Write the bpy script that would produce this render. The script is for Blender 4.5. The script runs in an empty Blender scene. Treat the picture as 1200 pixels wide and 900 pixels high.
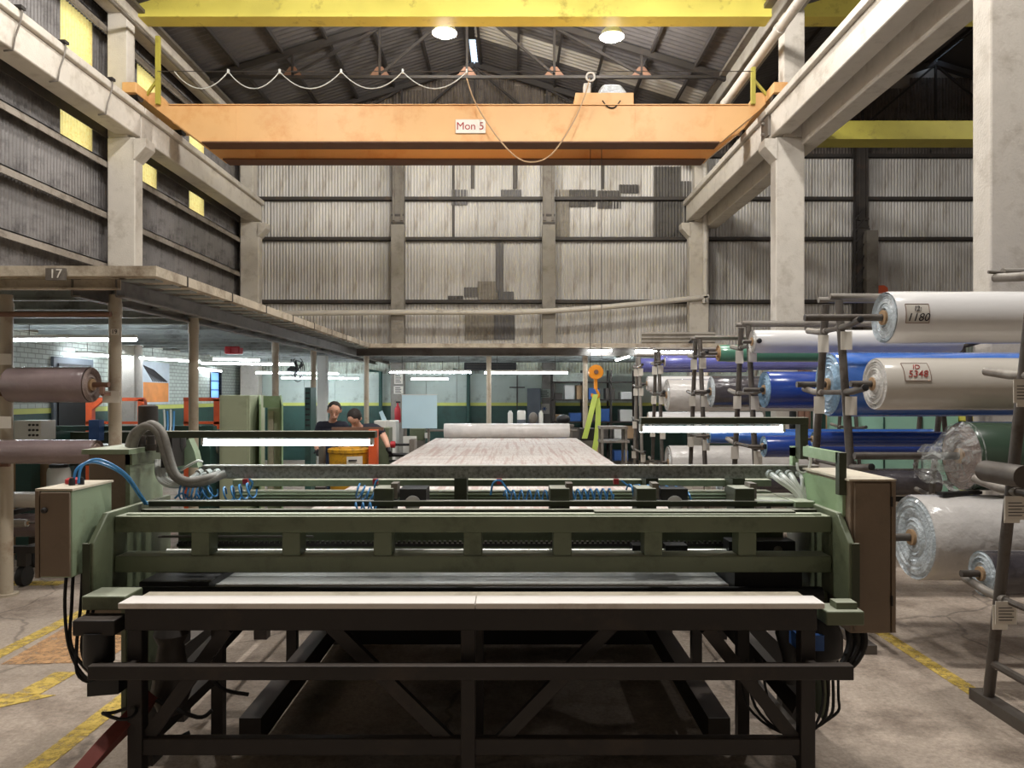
import bpy, bmesh, math, random
import numpy as np
from mathutils import Vector, Matrix
random.seed(7)
S = bpy.context.scene
COL = S.collection
PI = math.pi
# ---------------------------------------------------------------- camera, world, exposure
F, H, VX, VY = 870.0, 1.7, 600.0, 463.0        # focal length in px of a 1200 wide frame, eye height, vanishing point
cam_d = bpy.data.cameras.new('camera'); cam = bpy.data.objects.new('camera', cam_d); COL.objects.link(cam)
cam.location = (0, 0, H); cam.rotation_euler = (PI/2, 0, 0)
cam_d.sensor_width = 36; cam_d.lens = 36*F/1200; cam_d.shift_y = (VY-450)/1200
cam_d.clip_start = .05; cam_d.clip_end = 200
S.camera = cam
S.view_settings.view_transform = 'Standard'; S.view_settings.look = 'None'
S.view_settings.gamma = 1; S.view_settings.use_curve_mapping = False
S.view_settings.exposure = 0.15
W = bpy.data.worlds.new('sky'); S.world = W; W.use_nodes = True
W.node_tree.nodes['Background'].inputs[0].default_value = (.72, .84, 1, 1)
W.node_tree.nodes['Background'].inputs[1].default_value = 2.8
LAMP_W = 620       # each high-bay lamp
TUBE = 62          # emission of the fluorescent tubes under the mezzanine

def X(x, d): return (x-VX)/F*d
def Z(y, d): return H-(y-VY)/F*d
def P(x, y, d): return Vector((X(x, d), d, Z(y, d)))

# ---------------------------------------------------------------- materials
def lin(c):
    return tuple(((v/255)/12.92 if v/255 <= .04045 else ((v/255+.055)/1.055)**2.4) for v in c)+(1,)
MATS = {}
def mat(name, col, rough=.6, metal=0, var=.12, scale=5, dirt=None, damt=.35, dscale=3, bump=0, bscale=80, rnd=0, emit=0, spec=.5, coat=0, stretch=None):
    m = bpy.data.materials.new(name); m.use_nodes = True; MATS[name] = m
    nt = m.node_tree; N = nt.nodes; L = nt.links; b = N['Principled BSDF']
    b.inputs['Roughness'].default_value = rough; b.inputs['Metallic'].default_value = metal
    b.inputs['Specular IOR Level'].default_value = spec
    if coat: b.inputs['Coat Weight'].default_value = coat
    tc = N.new('ShaderNodeTexCoord'); src = tc.outputs['Object']
    if stretch:
        mp = N.new('ShaderNodeMapping'); mp.inputs['Scale'].default_value = stretch
        L.new(src, mp.inputs[0]); src = mp.outputs[0]
    n = N.new('ShaderNodeTexNoise'); n.inputs['Scale'].default_value = scale; n.inputs['Detail'].default_value = 5
    L.new(src, n.inputs['Vector'])
    mx = N.new('ShaderNodeMix'); mx.data_type = 'RGBA'
    c = lin(col); mx.inputs['A'].default_value = tuple(v*(1-var*1.6) for v in c[:3])+(1,)
    mx.inputs['B'].default_value = tuple(min(1, v*(1+var*1.6)) for v in c[:3])+(1,)
    L.new(n.outputs['Fac'], mx.inputs['Factor']); out = mx.outputs['Result']
    if dirt:
        n2 = N.new('ShaderNodeTexNoise'); n2.inputs['Scale'].default_value = dscale; n2.inputs['Detail'].default_value = 9
        n2.inputs['Roughness'].default_value = .7
        L.new(src, n2.inputs['Vector'])
        r = N.new('ShaderNodeMapRange'); r.inputs['From Min'].default_value = .62-damt*.35; r.inputs['From Max'].default_value = .78-damt*.25
        L.new(n2.outputs['Fac'], r.inputs['Value'])
        m2 = N.new('ShaderNodeMix'); m2.data_type = 'RGBA'; m2.inputs['B'].default_value = lin(dirt)
        L.new(r.outputs[0], m2.inputs['Factor']); L.new(out, m2.inputs['A']); out = m2.outputs['Result']
    if rnd:
        oi = N.new('ShaderNodeObjectInfo'); r = N.new('ShaderNodeMapRange')
        r.inputs['To Min'].default_value = 1-rnd; r.inputs['To Max'].default_value = 1+rnd*.6
        L.new(oi.outputs['Random'], r.inputs['Value'])
        v = N.new('ShaderNodeVectorMath'); v.operation = 'SCALE'
        L.new(out, v.inputs[0]); L.new(r.outputs[0], v.inputs['Scale']); out = v.outputs[0]
    L.new(out, b.inputs['Base Color'])
    if bump:
        n3 = N.new('ShaderNodeTexNoise'); n3.inputs['Scale'].default_value = bscale; n3.inputs['Detail'].default_value = 4
        L.new(src, n3.inputs['Vector'])
        bp = N.new('ShaderNodeBump'); bp.inputs['Strength'].default_value = bump; bp.inputs['Distance'].default_value = .02
        L.new(n3.outputs['Fac'], bp.inputs['Height']); L.new(bp.outputs[0], b.inputs['Normal'])
    if emit:
        b.inputs['Emission Color'].default_value = c; b.inputs['Emission Strength'].default_value = emit
    return m

mat('concrete', (200, 193, 182), .9, var=.07, dirt=(172, 163, 150), damt=.3, bump=.25, bscale=40)
mat('concrete_dark', (146, 141, 133), .9, dirt=(118, 112, 104), damt=.3, bump=.2)
mat('slab', (176, 168, 154), .9, dirt=(110, 100, 88), damt=.35, bump=.3)
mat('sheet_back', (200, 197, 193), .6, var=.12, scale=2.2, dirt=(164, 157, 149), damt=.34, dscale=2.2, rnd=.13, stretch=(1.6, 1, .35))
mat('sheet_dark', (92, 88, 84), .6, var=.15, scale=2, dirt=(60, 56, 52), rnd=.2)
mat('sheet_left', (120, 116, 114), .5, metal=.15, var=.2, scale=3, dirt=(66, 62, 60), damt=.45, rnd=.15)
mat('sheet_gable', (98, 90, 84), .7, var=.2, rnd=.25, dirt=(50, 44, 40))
mat('sheet_roof', (84, 81, 82), .7, var=.1, scale=2, rnd=.12, dirt=(66, 63, 63))
mat('sheet_sky', (168, 164, 158), .6, var=.1, rnd=.06)
mat('sheet_mint', (176, 186, 176), .6, var=.08, rnd=.08, dirt=(130, 130, 120))
mat('panel_mint', (182, 194, 186), .6, var=.06, rnd=.05, dirt=(140, 146, 138), damt=.2)
mat('wainscot', (44, 78, 70), .5, var=.1, dirt=(34, 58, 52))
mat('stripe', (206, 210, 108), .5, var=.08)
mat('steel_dark', (62, 57, 53), .6, metal=.2, var=.2, dirt=(90, 72, 58), damt=.2)
mat('steel_grey', (118, 112, 104), .6, metal=.2, var=.15, dirt=(88, 78, 68))
mat('girt', (150, 142, 132), .7, var=.15, dirt=(90, 80, 70))
mat('roof_steel', (50, 46, 45), .7, var=.2, dirt=(64, 54, 50), damt=.2)
mat('roof_slab', (60, 56, 54), .9)
mat('yellow_beam', (228, 214, 100), .5, var=.06, scale=2, dirt=(170, 150, 60), damt=.15)
mat('olive_beam', (168, 158, 62), .55, var=.08, dirt=(120, 110, 50), damt=.2)
mat('crane', (220, 172, 114), .48, var=.07, scale=1.5, dirt=(206, 142, 78), damt=.3, dscale=1.2)
mat('crane_dark', (96, 58, 32), .6)
mat('pvc', (206, 200, 190), .45, var=.05, dirt=(150, 140, 128), damt=.2)
mat('cream_post', (178, 166, 146), .5, var=.08, dirt=(146, 124, 102), damt=.25, dscale=4)
mat('white_post', (216, 218, 214), .5, var=.05)
mat('deck_under', (150, 156, 152), .6, var=.12, dirt=(100, 100, 96))
mat('deck_edge', (190, 178, 158), .85, var=.15, dirt=(128, 112, 92), damt=.45, bump=.3, bscale=30)
mat('machine', (100, 108, 84), .5, var=.1, scale=3, dirt=(70, 78, 56), damt=.3, dscale=4, bump=.04)
mat('machine_light', (142, 158, 130), .5, var=.08, scale=3, dirt=(112, 120, 92), damt=.35)
mat('machine_dark', (58, 64, 46), .55, var=.15)
mat('cabinet', (128, 112, 94), .6, var=.06, dirt=(106, 92, 76), damt=.2, bump=.05)
mat('cabinet_top', (210, 200, 180), .6, var=.06, dirt=(160, 150, 130))
mat('galv', (150, 154, 150), .42, metal=.55, var=.25, scale=40, dirt=(96, 98, 94), damt=.45, dscale=60)
mat('rail_steel', (190, 190, 184), .35, metal=.7, var=.1)
mat('white_board', (232, 226, 218), .45, var=.05, dirt=(190, 176, 164), damt=.25)
mat('black_steel', (44, 40, 38), .5, metal=.2, var=.2, dirt=(66, 56, 48), damt=.2)
mat('black', (20, 20, 21), .5, var=.2)
mat('rubber', (28, 27, 27), .7, var=.15)
mat('grey_hose', (132, 128, 120), .5, var=.12, dirt=(90, 84, 78))
mat('white_hose', (200, 202, 196), .4, var=.06)
mat('blue_hose', (66, 132, 186), .3, var=.12)
mat('maroon', (112, 54, 46), .75, var=.2, dirt=(70, 40, 36))
mat('red_plastic', (190, 44, 52), .4)
mat('rack', (92, 86, 80), .5, metal=.35, var=.2, dirt=(70, 58, 50), damt=.35, dscale=8)
mat('rack_light', (140, 134, 126), .5, metal=.3, var=.15, dirt=(96, 84, 74))
mat('rust', (124, 92, 76), .7, var=.25)
mat('paper', (226, 220, 208), .7, var=.05)
mat('ink', (40, 36, 40), .7)
mat('red_ink', (160, 50, 44), .7)
mat('film_white', (226, 224, 222), .22, var=.03, scale=2, coat=.4, bump=.05, bscale=9)
mat('film_grey', (208, 202, 192), .22, var=.04, scale=2, coat=.4, bump=.05, bscale=9)
mat('film_wrap', (206, 202, 198), .16, var=.12, scale=7, coat=.6, bump=.5, bscale=14)
mat('film_blue', (40, 68, 146), .22, var=.1, coat=.5, bump=.1, bscale=12)
mat('film_lightblue', (60, 106, 186), .2, var=.14, coat=.6, bump=.25, bscale=12)
mat('film_green', (62, 80, 66), .25, var=.08, coat=.4, bump=.06, bscale=8)
mat('film_teal', (86, 140, 116), .3, var=.06, coat=.3)
mat('film_violet', (112, 116, 190), .2, var=.15, coat=.5, bump=.4, bscale=12)
mat('film_dark', (74, 70, 74), .15, var=.3, scale=8, coat=.8, bump=.6, bscale=14)
mat('film_mauve', (130, 114, 114), .25, var=.15, coat=.6, bump=.3, bscale=16)
mat('end_film', (196, 206, 212), .16, var=.3, scale=26, coat=.8, bump=.8, bscale=45)
mat('end_blue', (150, 184, 216), .14, var=.35, scale=22, coat=.8, bump=.8, bscale=40)
mat('end_white', (214, 212, 208), .2, var=.15, scale=24, coat=.6, bump=.6, bscale=45)
mat('end_mauve', (150, 132, 124), .25, var=.25, scale=20, coat=.6, bump=.6)
mat('core_card', (172, 142, 108), .8, var=.1)
mat('orange_paint', (226, 96, 50), .5, var=.08, dirt=(190, 74, 40))
mat('orange_hook', (236, 150, 40), .4, var=.06)
mat('yellow_drum', (214, 158, 34), .45, var=.1, dirt=(120, 90, 40), damt=.35, dscale=9)
mat('strap', (176, 196, 84), .6, var=.08)
mat('skyblue_board', (184, 212, 224), .3, var=.03)
mat('navy', (32, 34, 48), .8, var=.15, scale=20)
mat('jeans', (52, 66, 92), .85, var=.15, scale=20)
mat('skin', (224, 172, 146), .5, var=.06)
mat('hair', (34, 26, 22), .7, var=.2, scale=60)
mat('cardboard', (176, 146, 112), .8, var=.1)
mat('dark_box', (84, 78, 72), .7, var=.1, rnd=.3)
mat('white_box', (214, 214, 208), .5, var=.05)
mat('pale_cabinet', (176, 186, 158), .5, var=.05, dirt=(150, 158, 132), damt=.2)
mat('pale_green', (136, 160, 122), .5, var=.1, dirt=(160, 186, 150), damt=.3)
mat('teal_panel', (150, 196, 176), .5, var=.06)
mat('yellow_panel', (222, 212, 96), .5, var=.06)
mat('blue_box', (52, 92, 156), .5, var=.1)
mat('grey_door', (88, 96, 104), .5, var=.08)
mat('wall_plain', (150, 140, 130), .8, var=.12)
mat('lamp_house', (180, 180, 176), .4, metal=.4)
mat('tube_glow', (236, 246, 255), emit=TUBE)
mat('task_glow', (236, 248, 250), emit=13)
mat('lamp_glow', (255, 250, 240), emit=30)
mat('foil', (190, 194, 196), .3, metal=.6, var=.3, scale=30, bump=.8, bscale=50)
mat('poster', (196, 206, 214), .6, var=.2)
mat('poster_orange', (226, 140, 60), .6, var=.2)

def special():
    # corrugated yellow fibreglass: daylight outside shines through it
    m = mat('yellow_pane', (250, 216, 136), .5, var=.14, scale=9, dirt=(226, 184, 90), damt=.3, dscale=20)
    nt = m.node_tree; N = nt.nodes; L = nt.links; b = N['Principled BSDF']
    t = N.new('ShaderNodeBsdfTranslucent'); mx = N.new('ShaderNodeMixShader'); mx.inputs[0].default_value = .55
    src = b.inputs['Base Color'].links[0].from_socket; L.new(src, t.inputs[0])
    L.new(b.outputs[0], mx.inputs[1]); L.new(t.outputs[0], mx.inputs[2]); L.new(mx.outputs[0], N['Material Output'].inputs[0])
    m = mat('ridge_pane', (225, 230, 235), .5, var=.1)
    nt = m.node_tree; N = nt.nodes; L = nt.links
    t = N.new('ShaderNodeBsdfTranslucent'); t.inputs[0].default_value = (.8, .85, .9, 1); L.new(t.outputs[0], N['Material Output'].inputs[0])
    # clear cling film
    m = bpy.data.materials.new('cling'); m.use_nodes = True; MATS['cling'] = m
    nt = m.node_tree; N = nt.nodes; L = nt.links; b = N['Principled BSDF']
    b.inputs['Roughness'].default_value = .12; b.inputs['Base Color'].default_value = (.75, .78, .76, 1)
    n = N.new('ShaderNodeTexNoise'); n.inputs['Scale'].default_value = 12; n.inputs['Detail'].default_value = 6; n.inputs['Distortion'].default_value = 1.5
    tc = N.new('ShaderNodeTexCoord'); L.new(tc.outputs['Object'], n.inputs['Vector'])
    r = N.new('ShaderNodeMapRange'); r.inputs['From Min'].default_value = .4; r.inputs['From Max'].default_value = .7
    r.inputs['To Min'].default_value = .1; r.inputs['To Max'].default_value = .5
    L.new(n.outputs['Fac'], r.inputs[0]); L.new(r.outputs[0], b.inputs['Alpha'])
    bp = N.new('ShaderNodeBump'); bp.inputs['Strength'].default_value = .9; bp.inputs['Distance'].default_value = .03
    L.new(n.outputs['Fac'], bp.inputs['Height']); L.new(bp.outputs[0], b.inputs['Normal'])
    # window glass
    m = bpy.data.materials.new('glass'); m.use_nodes = True; MATS['glass'] = m
    nt = m.node_tree; N = nt.nodes; L = nt.links
    t = N.new('ShaderNodeBsdfTranslucent'); t.inputs[0].default_value = (.5, .68, .95, 1); L.new(t.outputs[0], N['Material Output'].inputs[0])
    # white-painted brick
    m = mat('brick', (196, 204, 196), .7, var=.06, dirt=(150, 156, 148), damt=.2)
    nt = m.node_tree; N = nt.nodes; L = nt.links; b = N['Principled BSDF']
    tc = N.new('ShaderNodeTexCoord'); mp = N.new('ShaderNodeMapping'); mp.inputs['Rotation'].default_value = (PI/2, 0, PI/2)
    br = N.new('ShaderNodeTexBrick'); br.inputs['Scale'].default_value = 1; br.inputs['Brick Width'].default_value = .17; br.inputs['Row Height'].default_value = .075
    br.inputs['Mortar Size'].default_value = .008; br.inputs['Color1'].default_value = (1, 1, 1, 1); br.inputs['Color2'].default_value = (.9, .9, .9, 1); br.inputs['Mortar'].default_value = (.5, .5, .48, 1)
    sx = N.new('ShaderNodeSeparateXYZ'); cx = N.new('ShaderNodeCombineXYZ')
    L.new(tc.outputs['Object'], sx.inputs[0]); L.new(sx.outputs[1], cx.inputs[0]); L.new(sx.outputs[2], cx.inputs[1]); L.new(cx.outputs[0], br.inputs['Vector'])
    src = b.inputs['Base Color'].links[0].from_socket
    mu = N.new('ShaderNodeMix'); mu.data_type = 'RGBA'; mu.blend_type = 'MULTIPLY'; mu.inputs['Factor'].default_value = 1
    L.new(src, mu.inputs['A']); L.new(br.outputs['Color'], mu.inputs['B']); L.new(mu.outputs['Result'], b.inputs['Base Color'])
    bp = N.new('ShaderNodeBump'); bp.inputs['Strength'].default_value = .5; bp.invert = True; L.new(br.outputs['Fac'], bp.inputs['Height']); L.new(bp.outputs[0], b.inputs['Normal'])
    # concrete floor, stained, cracked, with fine grit
    m = mat('floor_concrete', (168, 154, 140), .8, var=.16, scale=1.3, dirt=(118, 104, 92), damt=.45, dscale=1.6, bump=.3, bscale=55, spec=.3)
    nt = m.node_tree; N = nt.nodes; L = nt.links; b = N['Principled BSDF']
    tc = N.new('ShaderNodeTexCoord')
    n = N.new('ShaderNodeTexNoise'); n.inputs['Scale'].default_value = 38; n.inputs['Detail'].default_value = 8; n.inputs['Roughness'].default_value = .8; L.new(tc.outputs['Object'], n.inputs['Vector'])
    r = N.new('ShaderNodeMapRange'); r.inputs['From Min'].default_value = .3; r.inputs['From Max'].default_value = .7; r.inputs['To Min'].default_value = .62; r.inputs['To Max'].default_value = 1.3
    L.new(n.outputs['Fac'], r.inputs[0])
    n2 = N.new('ShaderNodeTexNoise'); n2.inputs['Scale'].default_value = .9; n2.inputs['Detail'].default_value = 5; L.new(tc.outputs['Object'], n2.inputs['Vector'])
    va = N.new('ShaderNodeVectorMath'); va.operation = 'MULTIPLY_ADD'; va.inputs[1].default_value = (.9, .9, .9); L.new(n2.outputs['Color'], va.inputs[0]); L.new(tc.outputs['Object'], va.inputs[2])
    vo = N.new('ShaderNodeTexVoronoi'); vo.feature = 'DISTANCE_TO_EDGE'; vo.inputs['Scale'].default_value = .45; L.new(va.outputs[0], vo.inputs['Vector'])
    rc = N.new('ShaderNodeMapRange'); rc.inputs['From Min'].default_value = .002; rc.inputs['From Max'].default_value = .009; rc.inputs['To Min'].default_value = .62; L.new(vo.outputs['Distance'], rc.inputs[0])
    mm = N.new('ShaderNodeMath'); mm.operation = 'MULTIPLY'; L.new(r.outputs[0], mm.inputs[0]); L.new(rc.outputs[0], mm.inputs[1])
    src = b.inputs['Base Color'].links[0].from_socket
    vs = N.new('ShaderNodeVectorMath'); vs.operation = 'SCALE'; L.new(src, vs.inputs[0]); L.new(mm.outputs[0], vs.inputs['Scale']); L.new(vs.outputs[0], b.inputs['Base Color'])
    # worn paint on the floor: the floor shows through where it has gone
    for nm, c in (('floor_yellow', (208, 180, 92)), ('floor_orange', (198, 156, 112))):
        m = mat(nm, c, .75, var=.1, scale=8, spec=.3, bump=.2)
        nt = m.node_tree; N = nt.nodes; L = nt.links; b = N['Principled BSDF']
        tc = N.new('ShaderNodeTexCoord'); n = N.new('ShaderNodeTexNoise'); n.inputs['Scale'].default_value = 14; n.inputs['Detail'].default_value = 9; n.inputs['Roughness'].default_value = .75
        L.new(tc.outputs['Object'], n.inputs['Vector'])
        r = N.new('ShaderNodeMapRange'); r.inputs['From Min'].default_value = .4; r.inputs['From Max'].default_value = .56; r.inputs['To Min'].default_value = .12; r.inputs['To Max'].default_value = .9
        L.new(n.outputs['Fac'], r.inputs[0]); L.new(r.outputs[0], b.inputs['Alpha'])
    # printed cloth on the long table
    m = mat('cloth', (206, 200, 195), .7, var=.04)
    nt = m.node_tree; N = nt.nodes; L = nt.links; b = N['Principled BSDF']; tc = N.new('ShaderNodeTexCoord')
    src = b.inputs['Base Color'].links[0].from_socket
    for k, (sc, colr, thr) in enumerate((((14, .5, 1), (158, 112, 100), .62), ((.5, 7, 1), (160, 152, 148), .62), ((40, 3, 1), (172, 156, 150), .6))):
        mp = N.new('ShaderNodeMapping'); mp.inputs['Scale'].default_value = sc; L.new(tc.outputs['Object'], mp.inputs[0])
        n = N.new('ShaderNodeTexNoise'); n.inputs['Scale'].default_value = 1.4; n.inputs['Detail'].default_value = 6; L.new(mp.outputs[0], n.inputs['Vector'])
        r = N.new('ShaderNodeMapRange'); r.inputs['From Min'].default_value = thr-.1; r.inputs['From Max'].default_value = thr; r.inputs['To Max'].default_value = .5; L.new(n.outputs['Fac'], r.inputs[0])
        mx = N.new('ShaderNodeMix'); mx.data_type = 'RGBA'; mx.inputs['B'].default_value = lin(colr)
        L.new(r.outputs[0], mx.inputs['Factor']); L.new(src, mx.inputs['A']); src = mx.outputs['Result']
    L.new(src, b.inputs['Base Color'])
special()
def dust_and_light(name, col, amt):
    # pale dust on upward faces, also painted lighter in place of light on the tops
    m = MATS[name]; nt = m.node_tree; N = nt.nodes; L = nt.links; b = N['Principled BSDF']; src = b.inputs['Base Color'].links[0].from_socket
    g = N.new('ShaderNodeNewGeometry'); s = N.new('ShaderNodeSeparateXYZ'); L.new(g.outputs['True Normal'], s.inputs[0])
    r = N.new('ShaderNodeMapRange'); r.inputs['From Min'].default_value = .8; r.inputs['From Max'].default_value = .95; r.inputs['To Max'].default_value = amt; L.new(s.outputs[2], r.inputs[0])
    mx = N.new('ShaderNodeMix'); mx.data_type = 'RGBA'; mx.inputs['B'].default_value = lin(col); L.new(r.outputs[0], mx.inputs['Factor']); L.new(src, mx.inputs['A']); L.new(mx.outputs['Result'], b.inputs['Base Color'])
dust_and_light('machine', (188, 192, 172), .75); dust_and_light('machine_light', (206, 206, 190), .6); dust_and_light('machine_dark', (170, 170, 154), .7); dust_and_light('black_steel', (110, 100, 92), .45); dust_and_light('galv', (210, 210, 206), .6); dust_and_light('white_board', (244, 238, 232), .8)

# ---------------------------------------------------------------- mesh helpers
class MB:
    def __init__(s): s.v = []; s.f = []
    def box(s, x0, x1, y0, y1, z0, z1):
        i = len(s.v)
        s.v += [(x, y, z) for z in (z0, z1) for y in (y0, y1) for x in (x0, x1)]
        s.f += [tuple(i+k for k in q) for q in ((0, 2, 3, 1), (4, 5, 7, 6), (0, 1, 5, 4), (2, 6, 7, 3), (0, 4, 6, 2), (1, 3, 7, 5))]
        return s
    def bar(s, a, b, w, h=None, up=(0, 0, 1)):
        h = h or w; a = Vector(a); b = Vector(b); t = (b-a).normalized(); u = Vector(up)
        if abs(t.dot(u)) > .98: u = Vector((0, 1, 0))
        r = t.cross(u).normalized()*w/2; u = r.cross(t).normalized()*h/2; i = len(s.v)
        for p in (a, b): s.v += [tuple(p-r-u), tuple(p+r-u), tuple(p+r+u), tuple(p-r+u)]
        s.f += [tuple(i+k for k in q) for q in ((0, 1, 2, 3), (7, 6, 5, 4), (0, 4, 5, 1), (1, 5, 6, 2), (2, 6, 7, 3), (3, 7, 4, 0))]
        return s
    def tube(s, pts, r, n=8, cap=True, rs=None, closed=False):
        pts = [Vector(p) for p in pts]; m = len(pts); base = len(s.v); nrm = None
        for k, p in enumerate(pts):
            t = (pts[min(k+1, m-1)]-pts[max(k-1, 0)]).normalized()
            if nrm is None:
                nrm = t.cross(Vector((0, 0, 1)));
                if nrm.length < .05: nrm = t.cross(Vector((0, 1, 0)))
            nrm = (nrm-t*nrm.dot(t)).normalized(); bn = t.cross(nrm); rr = rs[k] if rs else r
            for j in range(n):
                a = 2*PI*j/n; s.v.append(tuple(p+nrm*math.cos(a)*rr+bn*math.sin(a)*rr))
        for k in range(m-1):
            for j in range(n):
                a = base+k*n+j; b = base+k*n+(j+1) % n; s.f.append((a, b, b+n, a+n))
        if cap:
            s.f.append(tuple(base+j for j in range(n))[::-1]); s.f.append(tuple(base+(m-1)*n+j for j in range(n)))
        return s
    def lathe(s, o, axis, prof, n=24):
        """prof: list of (distance along axis, radius)"""
        o = Vector(o); t = Vector(axis).normalized(); u = t.cross(Vector((0, 0, 1)))
        if u.length < .05: u = Vector((1, 0, 0))
        u.normalize(); w = t.cross(u); b = len(s.v)
        for (a, r) in prof:
            for j in range(n):
                q = 2*PI*j/n; s.v.append(tuple(o+t*a+u*math.cos(q)*r+w*math.sin(q)*r))
        for k in range(len(prof)-1):
            for j in range(n):
                a = b+k*n+j; c = b+k*n+(j+1) % n; s.f.append((a, c, c+n, a+n))
        if prof[0][1] > 1e-6: s.f.append(tuple(b+j for j in range(n))[::-1])
        if prof[-1][1] > 1e-6: s.f.append(tuple(b+(len(prof)-1)*n+j for j in range(n)))
        return s
    def prism(s, poly, vec):
        """poly: 3D points, extruded by vec"""
        i = len(s.v); n = len(poly); v = Vector(vec)
        s.v += [tuple(p) for p in poly]+[tuple(Vector(p)+v) for p in poly]
        s.f.append(tuple(range(i, i+n))[::-1]); s.f.append(tuple(range(i+n, i+2*n)))
        for k in range(n):
            a = i+k; b = i+(k+1) % n; s.f.append((a, b, b+n, a+n))
        return s
    def ball(s, c, rx, ry=None, rz=None, n=12):
        ry = ry or rx; rz = rz or rx; b = len(s.v); c = Vector(c); h = n//2
        for i in range(h+1):
            th = PI*i/h
            for j in range(n):
                q = 2*PI*j/n; s.v.append((c.x+rx*math.sin(th)*math.cos(q), c.y+ry*math.sin(th)*math.sin(q), c.z+rz*math.cos(th)))
        for i in range(h):
            for j in range(n):
                a = b+i*n+j; d = b+i*n+(j+1) % n; s.f.append((a, a+n, d+n, d))
        return s
    def mesh(s, name):
        me = bpy.data.meshes.new(name); me.from_pydata(s.v, [], s.f)
        bm = bmesh.new(); bm.from_mesh(me); bmesh.ops.remove_doubles(bm, verts=bm.verts, dist=1e-6); bmesh.ops.recalc_face_normals(bm, faces=bm.faces); bm.to_mesh(me); bm.free()
        return me
    def build(s, name, m, parent=None, smooth=True, bevel=0):
        me = s.mesh(name); o = bpy.data.objects.new(name, me); COL.objects.link(o)
        me.materials.append(MATS[m])
        if smooth:
            me.polygons.foreach_set('use_smooth', [True]*len(me.polygons)); me.set_sharp_from_angle(angle=math.radians(38))
        if bevel:
            b = o.modifiers.new('bevel', 'BEVEL'); b.width = bevel; b.segments = 2; b.limit_method = 'ANGLE'
        if parent: attach(o, parent)
        return o
def attach(o, parent):
    # keep the part's world coordinates: its parent empties only translate
    o.parent = parent; o.matrix_parent_inverse = Matrix.Translation(-WORLD[parent.name])
    WORLD[o.name] = Vector((0, 0, 0))
WORLD = {}
def thing(name, label, cat, loc, group=None):
    o = bpy.data.objects.new(name, None); COL.objects.link(o); o.location = loc; o.empty_display_size = .1
    WORLD[o.name] = Vector(loc); tag(o, label, cat, group); return o
def tag(o, label, cat, group=None):
    o['label'] = label; o['category'] = cat
    if group: o['group'] = group
    WORLD.setdefault(o.name, Vector((0, 0, 0))); return o
def struct(o):
    o['kind'] = 'structure'; WORLD[o.name] = Vector((0, 0, 0)); return o
def box(x0, x1, y0, y1, z0, z1): return MB().box(x0, x1, y0, y1, z0, z1)
def ev_mesh(o):
    dg = bpy.context.evaluated_depsgraph_get(); return bpy.data.meshes.new_from_object(o.evaluated_get(dg))
def text(name, s, size, m, loc, rot=(PI/2, 0, 0), parent=None, shear=0, depth=.002):
    c = bpy.data.curves.new(name, 'FONT'); c.body = s; c.size = size; c.extrude = depth; c.align_x = 'CENTER'; c.align_y = 'CENTER'; c.shear = shear; c.resolution_u = 3
    t = bpy.data.objects.new('t', c); COL.objects.link(t); me = ev_mesh(t); bpy.data.objects.remove(t); bpy.data.curves.remove(c)
    me.transform(Matrix.Translation(loc) @ Matrix.Rotation(rot[2], 4, 'Z') @ Matrix.Rotation(rot[1], 4, 'Y') @ Matrix.Rotation(rot[0], 4, 'X'))
    o = bpy.data.objects.new(name, me); COL.objects.link(o); me.materials.clear(); me.materials.append(MATS[m])
    if parent: attach(o, parent)
    return o
def arc(a, b, sag, n=10):
    a = Vector(a); b = Vector(b)
    return [a.lerp(b, k/n)+Vector((0, 0, -sag*4*(k/n)*(1-k/n))) for k in range(n+1)]
def smooth_path(pts, n=6):
    pts = [Vector(p) for p in pts]; out = []
    for i in range(len(pts)-1):
        p0 = pts[max(i-1, 0)]; p1 = pts[i]; p2 = pts[i+1]; p3 = pts[min(i+2, len(pts)-1)]
        for k in range(n):
            t = k/n; out.append(.5*((2*p1)+(p2-p0)*t+(2*p0-5*p1+4*p2-p3)*t*t+(3*p1-p0-3*p2+p3)*t**3))
    return out+[pts[-1]]
def helix(a, b, r, turns, n=12):
    a = Vector(a); b = Vector(b); m = int(turns*n)
    t = (b-a).normalized(); u = Vector((0, 1, 0)); w = t.cross(u).normalized()
    return [a.lerp(b, k/m)+u*math.cos(2*PI*k/n)*r+w*math.sin(2*PI*k/n)*r for k in range(m+1)]
# ================================================================ the building
YB, XL, RX, RZ, EZ, SL = 19.5, -7.15, -.97, 10.4, 8.56, .31   # back wall, left wall, ridge of the bay, eaves, roof slope
X2, XR = 10.9, 16.85                                      # ridge of the next bay, far wall of it
def roof_z(x):
    r = RX if x < 4.97 else X2
    return RZ-SL*abs(x-r)
fl = struct(box(-8, 17, -8, 20, -.2, 0).build('floor', 'floor_concrete'))
wb = struct(MB().prism([(XL-.2, YB+.1, 0), (XR, YB+.1, 0), (XR, YB+.1, 8.56), (X2, YB+.1, RZ), (4.97, YB+.1, EZ), (RX, YB+.1, RZ), (XL-.2, YB+.1, roof_z(XL-.2))], (0, .25, 0)).build('wall_back', 'wall_plain', smooth=False))
m = MB()
PANES = [(11.8, 12.7), (14.2, 15.0), (16.5, 17.3)]
WIN = (17.6, 18.2, 1.62, 2.26)
m.box(XL-.2, XL-.08, -8, WIN[0], 0, 5.75); m.box(XL-.2, XL-.08, WIN[1], 19.6, 0, 5.75)
m.box(XL-.2, XL-.08, WIN[0], WIN[1], 0, WIN[2]); m.box(XL-.2, XL-.08, WIN[0], WIN[1], WIN[3], 5.75)
m.box(XL-.2, XL-.08, -8, 19.6, 8.05, 8.5)
a = -8
for (p, q) in PANES+[(19.6, 19.6)]:
    m.box(XL-.2, XL-.08, a, p, 5.75, 8.05); a = q
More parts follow.
